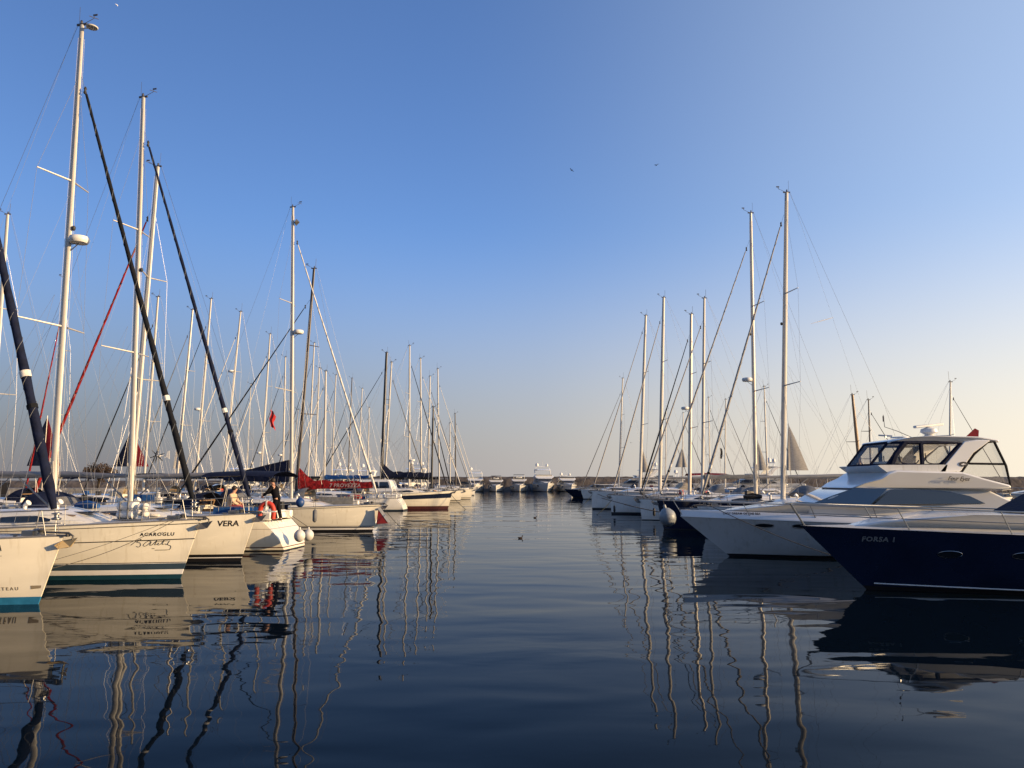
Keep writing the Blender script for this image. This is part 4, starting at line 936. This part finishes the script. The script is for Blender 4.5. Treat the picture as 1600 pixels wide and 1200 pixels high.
def fender_long(label, c, ln, r, m, up):
    o = empty('fender', c); tag(o, label, 'fender', 'cylindrical fenders hung on hulls')
    MB().lathe((0, 0, 0), [(r*.3, -ln*.5-.03), (r*.75, -ln*.46), (r, -ln*.38), (r, ln*.38), (r*.75, ln*.46), (r*.3, ln*.5+.03)], 14).build('float', m, o)
    MB().tube([(0, 0, ln*.5), (0, .08, up)], .01, 5).build('lanyard', 'rope', o)
q = P(492, 806, 40.15); fender_long('grey sausage fender hanging on the hull with black stripes', q, .62, .12, 'cgrey', .8)
q = P(1022, 800, 51.9); fender_long('dark slim fender hanging by the short grey bow on the right', q, .5, .09, 'rubber', .5)
q = P(960, 795, 61.2); fender_long('thin dark fender on the long plumb-bowed right sloop', q, .5, .09, 'rubber', .5)
# red wedge float under the bow with the black stripes
o = empty('bow_float', P(590, 806, 42.0)); tag(o, 'red and white wedge float just ahead of the striped bow', 'float')
MB().add([(-.05, -.12, -.45), (-.05, .12, -.45), (.05, .12, .38), (.05, -.12, .38), (.62, -.1, -.40), (.62, .1, -.40)], [(0, 3, 4), (1, 5, 2), (0, 4, 5, 1), (3, 2, 5, 4), (0, 1, 2, 3)]).build('float', 'redf', o, bevel=.03)
MB().add([(.0, -.135, .42), (.18, -.135, .46), (.72, -.12, -.30), (.60, -.12, -.38)], [(0, 1, 2, 3)]).build('white_panel', 'fend', o)
# horseshoe buoy on the stern rail
o = empty('horseshoe_buoy', P(417, 797, 29.75)); tag(o, 'red horseshoe lifebuoy hanging on the stern rail beside the standing person', 'lifebuoy')
MB().tube(catmull([(-.25, 0, -.30), (-.26, 0, 0), (-.17, 0, .20), (0, 0, .26), (.17, 0, .20), (.26, 0, 0), (.25, 0, -.34)], 4), .095, 10).build('float', 'orange', o)
b = MB()
for p in ((-.26, 0, -.05), (.26, 0, -.05), (0, 0, .255)): b.box(p, (.23, .21, .05) if p[0] else (.05, .21, .22))
b.build('reflective_band', 'plastic', o)
MB().tube([(0, .02, .26), (0, .12, .42)], .014, 5).build('strap', 'rope', o)
# liferaft canister and its cradle on the foredeck
dz = H2.deckz(-1.5)
o = empty('liferaft', (P(205, 800, 22.3).x, 22.3, dz+.10), LH); tag(o, 'white strapped liferaft canister on the foredeck of the teal-striped boat', 'liferaft')
b = MB()
for z in (.13, .36): b.tube([(-.42, 0, z), (-.38, 0, z), (.10, 0, z), (.14, 0, z)], [.10, .135, .135, .10], 14)
b.build('canister', 'plastic', o)
b = MB()
for z, x in ((.2, .30), (.36, .46), (.34, .28), (.16, .48)): b.ball((x, 0, z), .12, 12, (.7, 1, .9))
b.build('rolled_cover', 'cwhite', o)
b = MB()
for x in (-.28, -.02):
    b.box((x, 0, .25), (.03, .29, .53))
b.build('strap', 'cgrey', o); b = MB(); b.box((0, 0, -.01), (.95, .34, .04)); b.build('cradle', 'steel', o)
# wind generator on a pole
o = empty('wind_generator', (P(248, 712, 49.5).x, 49.5, 0)); tag(o, 'white wind generator with a tail fin spinning above the boats left of centre', 'wind generator')
z = P(248, 712, 49.5).z
MB().tube([(0, 0, .2), (0, 0, z-.05)], .035, 8).build('pole', 'steel', o)
nb = MB(); nb.lathe((0, 0, z), [(.03, -.22), (.10, -.14), (.12, 0), (.10, .12), (.05, .22)], 12, axis='Y'); nb.tube([(.05, 0, z), (.55, .15, z)], .03, 6); nb.build('nacelle', 'plastic', o)
nb = MB(); nb.slab([(.42, z-.16), (.55, z-.10), (.72, z-.22), (.70, z+.32), (.58, z+.30), (.50, z+.05)], lambda x, zz: .015); nb.build('tail_fin', 'plastic', o)
for k in range(6):
    a = k*math.pi/3+.3; c, s_ = math.cos(a), math.sin(a); pr = (-s_*.045, 0, c*.045)
    MB().loft([[(c*r-pr[0]*w_, -.22, z+s_*r-pr[2]*w_), (c*r, -.235, z+s_*r), (c*r+pr[0]*w_, -.20, z+s_*r+pr[2]*w_)] for r, w_ in ((.05, .6), (.2, .8), (.5, .4))], close=True).build('blade', 'cblack', o)
# mooring lines
def rope(label, a, c, sag=.15, r=.012, m='rope'):
    a, c = Vector(a), Vector(c); pts = [a.lerp(c, i/14)+Vector((0, 0, -sag*math.sin(math.pi*i/14))) for i in range(15)]
    tag(MB().tube(pts, r, 6).build('mooring_line', m), label, 'rope', 'mooring lines from the bows')
rope('thin mooring rope slanting across the shade-toned white hull of the flybridge yacht', P(1107, 789, 28.0), P(1330, 878, 26.4), .12, .013)
rope('thin upper rope slanting across the hull lettered ACAROGLU', P(270, 812, 20.6), P(60, 882, 18.9), .06, .006)
rope('thin lower rope drooping across the hull lettered ACAROGLU', P(272, 814, 20.5), P(60, 893, 18.7), .16, .008)
for i, (x, y, h, lb) in enumerate([(-7.0, 42.3, 1.2, 'slack weedy rope falling from the bow with the red wedge float'), (7.75, 74, 1.4, 'slack weedy rope falling from the first bow of the right row'), (8.3, 63.5, 1.2, 'slack weedy rope falling from the long plumb bow on the right'), (-5.9, 75, 1.3, 'slack weedy rope falling from the pilothouse boat bow')]):
    d = .8 if x < 0 else -.8; rope(lb, (x, y-.3, h), (x+d*2.2, y-1.6, -.2), .12, .014 if y < 50 else .02, 'algae')
rope('mooring rope and shackle at the short grey bow right of the channel', P(975, 772+16, 52.6), P(1030, 800, 51.5), .02, .03, 'rope')
rope('dark mooring rope at the long plumb bow right of the channel', P(940, 778, 62), P(985, 790, 60.5), .02, .03, 'rope')
rope('dark mooring rope at the first right bow', P(934, 772, 73), P(955, 780, 71), .02, .03, 'rope')

# ================================================================== people
def person(label, J, hair, top, leg, chairlow=None, facing=1, shoes='rubber'):
    """J: joints in metres, one skinned surface; hands have five fingers"""
    root = empty('person', J['o']); tag(root, label, 'person')
    V = []; E = []; Rr = []
    def n(p, r, par=None):
        V.append(Vector(p)); Rr.append(r); i = len(V)-1
        if par is not None: E.append((par, i))
        return i
    pel = n(J['pelvis'], .13); sp = n(J['waist'], .125, pel); ch = n(J['chest'], .15, sp); nk = n(J['neck'], .06, ch)
    hd = n(J['head'], .085, nk); tp = n(Vector(J['head'])+Vector((.005*facing, 0, .09)), .075, hd)
    n(Vector(J['head'])+Vector((.095*facing, 0, -.01)), .022, hd)      # nose
    for sd in 'lr':
        a = n(J['sh_'+sd], .065, ch); e = n(J['el_'+sd], .045, a); wv = n(J['wr_'+sd], .032, e)
        d = (Vector(J['wr_'+sd])-Vector(J['el_'+sd])).normalized(); pa = n(Vector(J['wr_'+sd])+d*.07, .035, wv)
        sidev = d.cross(Vector((0, 1, 0))); sidev = sidev.normalized() if sidev.length > .1 else Vector((1, 0, 0))
        for k, ln in enumerate((.06, .075, .07, .055)):
            q = n(V[pa]+d*.03+sidev*(.024*(k-1.5)), .011, pa); n(V[q]+d*ln+Vector((0, .02, -.01)), .008, q)
        q = n(V[pa]-d*.02+sidev*.045, .012, pa); n(V[q]+d*.04+sidev*.02, .009, q)
        h = n(J['hip_'+sd], .095, pel); k = n(J['kn_'+sd], .062, h); an = n(J['an_'+sd], .042, k); n(Vector(J['an_'+sd])+Vector((.15*facing, 0, -.05)), .038, an)
    me = bpy.data.meshes.new('body'); me.from_pydata(V, E, []); me.materials.append(M['skin'])
    ob = bpy.data.objects.new('body', me); COL.objects.link(ob)
    sk = ob.modifiers.new('skin', 'SKIN'); sk.use_smooth_shade = True
    for i, v in enumerate(me.skin_vertices[0].data): v.radius = (Rr[i], Rr[i]); v.use_root = i == 0
    ob.modifiers.new('sub', 'SUBSURF').levels = 1; ob.modifiers['sub'].render_levels = 1
    ob.parent = root
    def tubep(name, keys, rads, m): MB().tube(catmull([J[k] if isinstance(k, str) else k for k in keys], 3), [lerp(rads[min(int(i/3), len(rads)-2)], rads[min(int(i/3)+1, len(rads)-1)], (i % 3)/3) if i < 3*(len(rads)-1) else rads[-1] for i in range(3*(len(keys)-1)+1)], 12).build(name, m, root)
    b = MB()
    def lay(keys, rads):
        pts = catmull([J[k] for k in keys], 3); b.tube(pts, [lerp(rads[min(i//3, len(rads)-2)], rads[min(i//3+1, len(rads)-1)], (i % 3)/3) if i < len(pts)-1 else rads[-1] for i in range(len(pts))], 12)
    lay(['pelvis', 'waist', 'chest', 'neck'], [.17, .155, .185, .07])
    for sd in 'lr': lay(['sh_'+sd, 'el_'+sd, 'wr_'+sd], [.09, .065, .05])
    b.build('jacket' if top == 'cloth_dark' else 'shirt', top, root)
    b = MB()
    for sd in 'lr': lay(['hip_'+sd, 'kn_'+sd, 'an_'+sd], [.115, .082, .065])
    lay(['pelvis', 'hip_l'], [.165, .13]); lay(['waist', 'pelvis'], [.15, .168])
    b.build('trousers', leg, root)
    for sd in 'lr': p = Vector(J['an_'+sd]); MB().ball(p+Vector((.07*facing, 0, -.06)), .1, 12, (1.35, .5, .42)).build('shoe', shoes, root)
    c = Vector(J['head']); b = MB(); b.ball(c+Vector((-.022*facing, 0, .055)), .105, 14, (1, .92, 1)); b.build('hair', hair, root)
    return root
dzs = 1.17
f0 = P(431, 815, 30.9); 
person('person in black clothes standing on the stern beside the red lifebuoy', dict(o=(f0.x, 30.9, dzs), pelvis=(0, 0, .90), waist=(-.05, 0, 1.05), chest=(-.12, 0, 1.28), neck=(-.17, 0, 1.44), head=(-.20, 0, 1.56),
    sh_l=(-.14, -.20, 1.37), el_l=(-.30, -.30, 1.14), wr_l=(-.46, -.22, 1.02), sh_r=(-.12, .20, 1.37), el_r=(-.32, .28, 1.16), wr_r=(-.50, .2, 1.10),
    hip_l=(0, -.10, .86), kn_l=(-.04, -.12, .48), an_l=(.05, -.13, .10), hip_r=(.0, .10, .86), kn_r=(.06, .12, .47), an_r=(.16, .12, .10)), 'hair', 'cloth_dark', 'cloth_dark', facing=-1)
f1 = P(368, 800, 31.2); zz = 1.62
person('seated person in a beige top and red shorts left of the black-clad one', dict(o=(f1.x, 30.55, zz), pelvis=(0, 0, .10), waist=(.02, 0, .26), chest=(.08, 0, .50), neck=(.12, 0, .67), head=(.17, 0, .80),
    sh_l=(.08, -.18, .60), el_l=(.2, -.24, .34), wr_l=(.38, -.16, .22), sh_r=(.09, .18, .60), el_r=(.22, .24, .34), wr_r=(.40, .14, .24),
    hip_l=(.05, -.10, .08), kn_l=(.44, -.12, .12), an_l=(.50, -.12, -.30), hip_r=(.05, .10, .08), kn_r=(.44, .12, .12), an_r=(.50, .12, -.30)), 'hair', 'cloth_beige', 'cloth_red')
# boarding ladder and stern rail of the stern-out sloop
sx = H4.x(0, H4.fs)
b = MB()
for y in (-.2, .2): b.tube([(sx-.15, y, .10), (sx-.30, y, .65), (sx-.05, y, H4.fs+.05), (sx+.1, y, H4.fs+.5)], .022, 6)
for z_, x_ in ((.25, -.2), (.5, -.27), (.8, -.2), (1.05, -.1)): b.tube([(sx+x_, -.2, z_), (sx+x_, .2, z_)], .018, 6)
b.build('boarding_ladder', 'plastic', r4)
b = MB(); b.box((sx-.30, 0, .30), (.62, 2.3, .10)); b.build('swim_platform', 'gel2', r4, bevel=.04)
b = MB(); b.slab([(sx+.02, 1.2), (sx+.5, 1.2), (sx+.45, 1.62), (sx+.1, 1.55)], lambda x, z: 1.05); b.build('stern_locker', 'gel', r4, bevel=.05)

# ================================================================== small flag, spare sails ashore, tree, work boat
o = empty('flag', P(425, 655, 84.5)); tag(o, 'small red flag hanging limp from a flag halyard among the left masts', 'flag')
rings = []
for i in range(7):
    z = .95-1.9*i/6; wv = .12*math.sin(i*1.4); rings.append([(-.22+wv, 0, z+.15), (-.05+wv, .10, z), (.12+wv, -.05, z-.05), (.30+wv*1.2, .04, z-.35 if i else z-.7)])
MB().loft(rings, caps=False).build('cloth', 'redflag', o); MB().tube([(-.24, 0, -6.0), (-.24, 0, 9.5)], .012, 5).build('halyard', 'wire', o)
o = empty('flag', P(1127, 708, 118)); tag(o, 'tiny dark flag hanging among the middle masts of the right row', 'flag')
MB().loft([[(-.2+.1*math.sin(i), 0, .8-.4*i), (.15+.1*math.sin(i), .08, .7-.4*i)] for i in range(5)], caps=False).build('cloth', 'cblack', o); MB().tube([(-.2, 0, -5), (-.2, 0, 7)], .02, 5).build('halyard', 'wire', o)
GS = 'small set sails showing between the masts'
for lb, apx, base, foot, Y, m1, m2 in [
 ('navy and maroon triangular sail behind the second tall left mast', (205, 675), 729, (178, 232), 62, 'cnavy', 'cmaroon'),
 ('dark triangular sail behind the leftmost thick forestay', (74, 652), 728, (42, 94), 66, 'cnavy', 'cmaroon'),
 ('small brown triangular sail right of the wind generator', (276, 704), 732, (270, 286), 80, 'csail', 'csail'),
 ('grey triangular sail right of the tallest right mast', (1232, 664), 735, (1229, 1263), 78, 'csail', 'csail'),
 ('narrow grey triangular sail right of the second tall right mast', (1184, 690), 735, (1180, 1199), 82, 'csail', 'csail'),
 ('grey triangular sail between the four middle right masts', (1066, 700), 730, (1055, 1074), 88, 'csail', 'csail'),
 ('grey triangular sail right of the second right mast', (1003, 700), 738, (999, 1015), 92, 'csail', 'csail'),
 ('small dark triangular sail beside the white mast near the left row end', (643, 722), 741, (636, 650), 125, 'cblack', 'csail')]:
    a = P(*apx, Y); l = P(foot[0], base, Y); r_ = P(foot[1], base, Y); o = empty('sailing_dinghy', (a.x, Y, 0)); tag(o, lb, 'dinghy', GS)
    MB().tube([(0, 0, .1), (0, 0, a.z+.15)], .035, 6).build('mast', 'alu', o)
    def tri(x0, x1, m):
        if abs(x1-x0) < .15: return
        rg = []
        for i in range(7):
            t = i/6; z_ = lerp(l.z, a.z, t); w0 = (x1-x0)*(1-t)**.92; rg.append([(w0*k/4+(.02 if x1 > x0 else -.02), -.12*math.sin(math.pi*k/4)*(1-t), z_) for k in range(5)])
        MB().loft(rg, caps=False).build('sail', m, o)
    tri(0, l.x-a.x, m1); tri(0, r_.x-a.x, m2)
    Hd = Hull(4.2, 1.6, .5, .4, .3, .1); hm = Hd.mesh(o, [(.05, 'gel')], (), 'gel', nt=12); hm.location = (1.6, 0, 0); dk = Hd.deck(o, 'gel'); dk.location = (1.6, 0, 0)
# brown leafless-looking tree ashore
o = empty('tree', (P(155, 735, 150).x, 150, 0)); tag(o, 'low brown bushy tree far off between the two tallest left masts', 'tree')
rnd = random.Random(5); tb = MB(); tb.tube([(0, 0, 0), (.1, 0, 2), (0, .1, 3.6)], [.35, .25, .15], 8)
for i in range(10): a = i*.63; tb.tube([(0, 0, 2+.15*i), (1.4*math.cos(a), 1.2*math.sin(a), 3.6+.15*i), (2.5*math.cos(a+.2), 2*math.sin(a+.2), 4.3+.12*i)], [.12, .07, .03], 5)
tb.build('trunk', 'bark', o); lb_ = MB()
for i in range(2600):
    a = rnd.random()*6.283; c = rnd.uniform(-1, 1); rr = rnd.random()**.4; k = 1+.25*math.sin(a*3+1)*math.cos(c*4)
    p = Vector((3.1*k*rr*math.cos(a)*math.sqrt(1-c*c), 2.6*k*rr*math.sin(a)*math.sqrt(1-c*c), 4.3+1.7*k*rr*c)); s_ = .16
    u = Vector((rnd.gauss(0, 1), rnd.gauss(0, 1), rnd.gauss(0, 1))).normalized()*s_; v = u.orthogonal().normalized()*s_
    lb_.add([p-u, p+v*.6, p+u, p-v*.6], [(0, 1, 2, 3)])
lb_.build('crown', 'leaf', o, smooth=False)
b = MB(); b.box((P(155, 740, 150).x, 152, .4), (60, 9, 1.6)); tag(b.build('quay', 'concrete'), 'low concrete quay carrying the brown tree', None, kind='structure')
# work boat far left
o = empty('work_boat', (P(12, 740, 130).x, 130, 0)); tag(o, 'cream and orange work boat with a dark lattice mast at the far left', 'work boat')
Hw = Hull(15, 4.6, 2.4, 1.9, .6, .1); Hw.mesh(o, [(.1, 'dark')], (), 'black', nt=14); Hw.deck(o)
MB().slab([(-4, 2.3), (-4.2, 5.0), (-7, 5.0), (-7.2, 2.2)], lambda x, z: 1.5).build('wheelhouse', 'yellow', o, bevel=.08)
MB().slab([(-7.3, 2.2), (-7.4, 3.9), (-10, 3.9), (-10, 2.1)], lambda x, z: 1.7).build('deckhouse', 'orange', o, bevel=.08)
MB().slab([(-4.05, 3.9), (-4.1, 4.5), (-6.8, 4.5), (-6.8, 3.9)], lambda x, z: 1.53).build('window', 'glassd', o)
b = MB(); b.tube([(-6.6, 0, 5), (-6.6, 0, 8.4)], .10, 6)
for z in (6, 6.8, 7.5): b.tube([(-6.6, -.7, z), (-6.6, .7, z)], .06, 5); b.tube([(-7.2, 0, z), (-6, 0, z)], .06, 5)
b.lathe((-6.6, 0, 5.0), [(.5, 0), (.3, .6), (.1, 1.2)], 8); b.build('lattice_mast', 'black', o)

# ================================================================== birds, ducks, vapour trails
def gull(label, c, span, ang, m, fly=True, name='bird'):
    o = empty(name, c); o.rotation_euler = (R(-12), R(ang), R(25)); tag(o, label, 'bird')
    b = MB(); s = span
    b.tube([(0, .26*s, 0), (0, .16*s, .01), (0, .02*s, 0), (0, -.12*s, .0), (0, -.2*s, .02)], [.012*s, .04*s, .06*s, .045*s, .015*s], 10)
    for sd in (-1, 1):
        b.loft([[(sd*x, y0, z), (sd*x, (y0+y1)/2, z+.012*s), (sd*x, y1, z)] for x, y0, y1, z in ((.02*s, .08*s, -.09*s, .01*s), (.2*s, .12*s, -.06*s, .10*s), (.36*s, .05*s, -.08*s, .12*s), (.5*s, -.05*s, -.09*s, .07*s))], close=True)
    b.add([(0, -.18*s, .02), (-.05*s, -.3*s, .02), (.05*s, -.3*s, .02)], [(0, 1, 2)])
    b.build('body', m, o)
gull('small dark bird with white belly flying left above the channel', P(893, 266, 75), .55, 35, 'rubber')
gull('small dark bird gliding right of the other above the channel', P(1026, 258, 70), .6, -20, 'rubber')
gull('tiny pale bird low over the right row masts', P(986, 692, 90), .35, 10, 'plastic')
def duck(label, px, py):
    D = Dof(py+1.5); o = empty('duck', (P(px, py, D).x, D, 0), R(30)); o.scale = (.5, .5, .5); tag(o, label, 'duck', 'ducks swimming in the channel')
    b = MB(); b.ball((0, 0, .05), .17, 14, (1.35, .75, .62)); b.tube([(.15, 0, .08), (.21, 0, .17), (.22, 0, .24)], [.06, .04, .04], 8); b.ball((.235, 0, .255), .052, 10, (1.15, .9, .95)); b.tube([(.27, 0, .25), (.34, 0, .24)], [.02, .012], 6); b.tube([(-.2, 0, .1), (-.3, 0, .15)], [.06, .01], 6)
    b.build('body', 'duck', o)
duck('dark duck swimming alone in the middle of the channel', 813, 840)
duck('farther tiny duck nearer the breakwater yachts', 836, 808)
def trail(label, a, c, r):
    tag(MB().tube([a, a.lerp(c, .5), c], [r*.3, r, r*.6], 8).build('vapour_trail', 'cloud'), label, 'vapour trail')
trail('faint thin vapour trail low in the right sky', P(1266, 506, 3000), P(1302, 496, 3000), 2.0)
trail('tiny white vapour trail speck at the top left', P(180, 6, 3000), P(184, 9, 3000), 3.0)
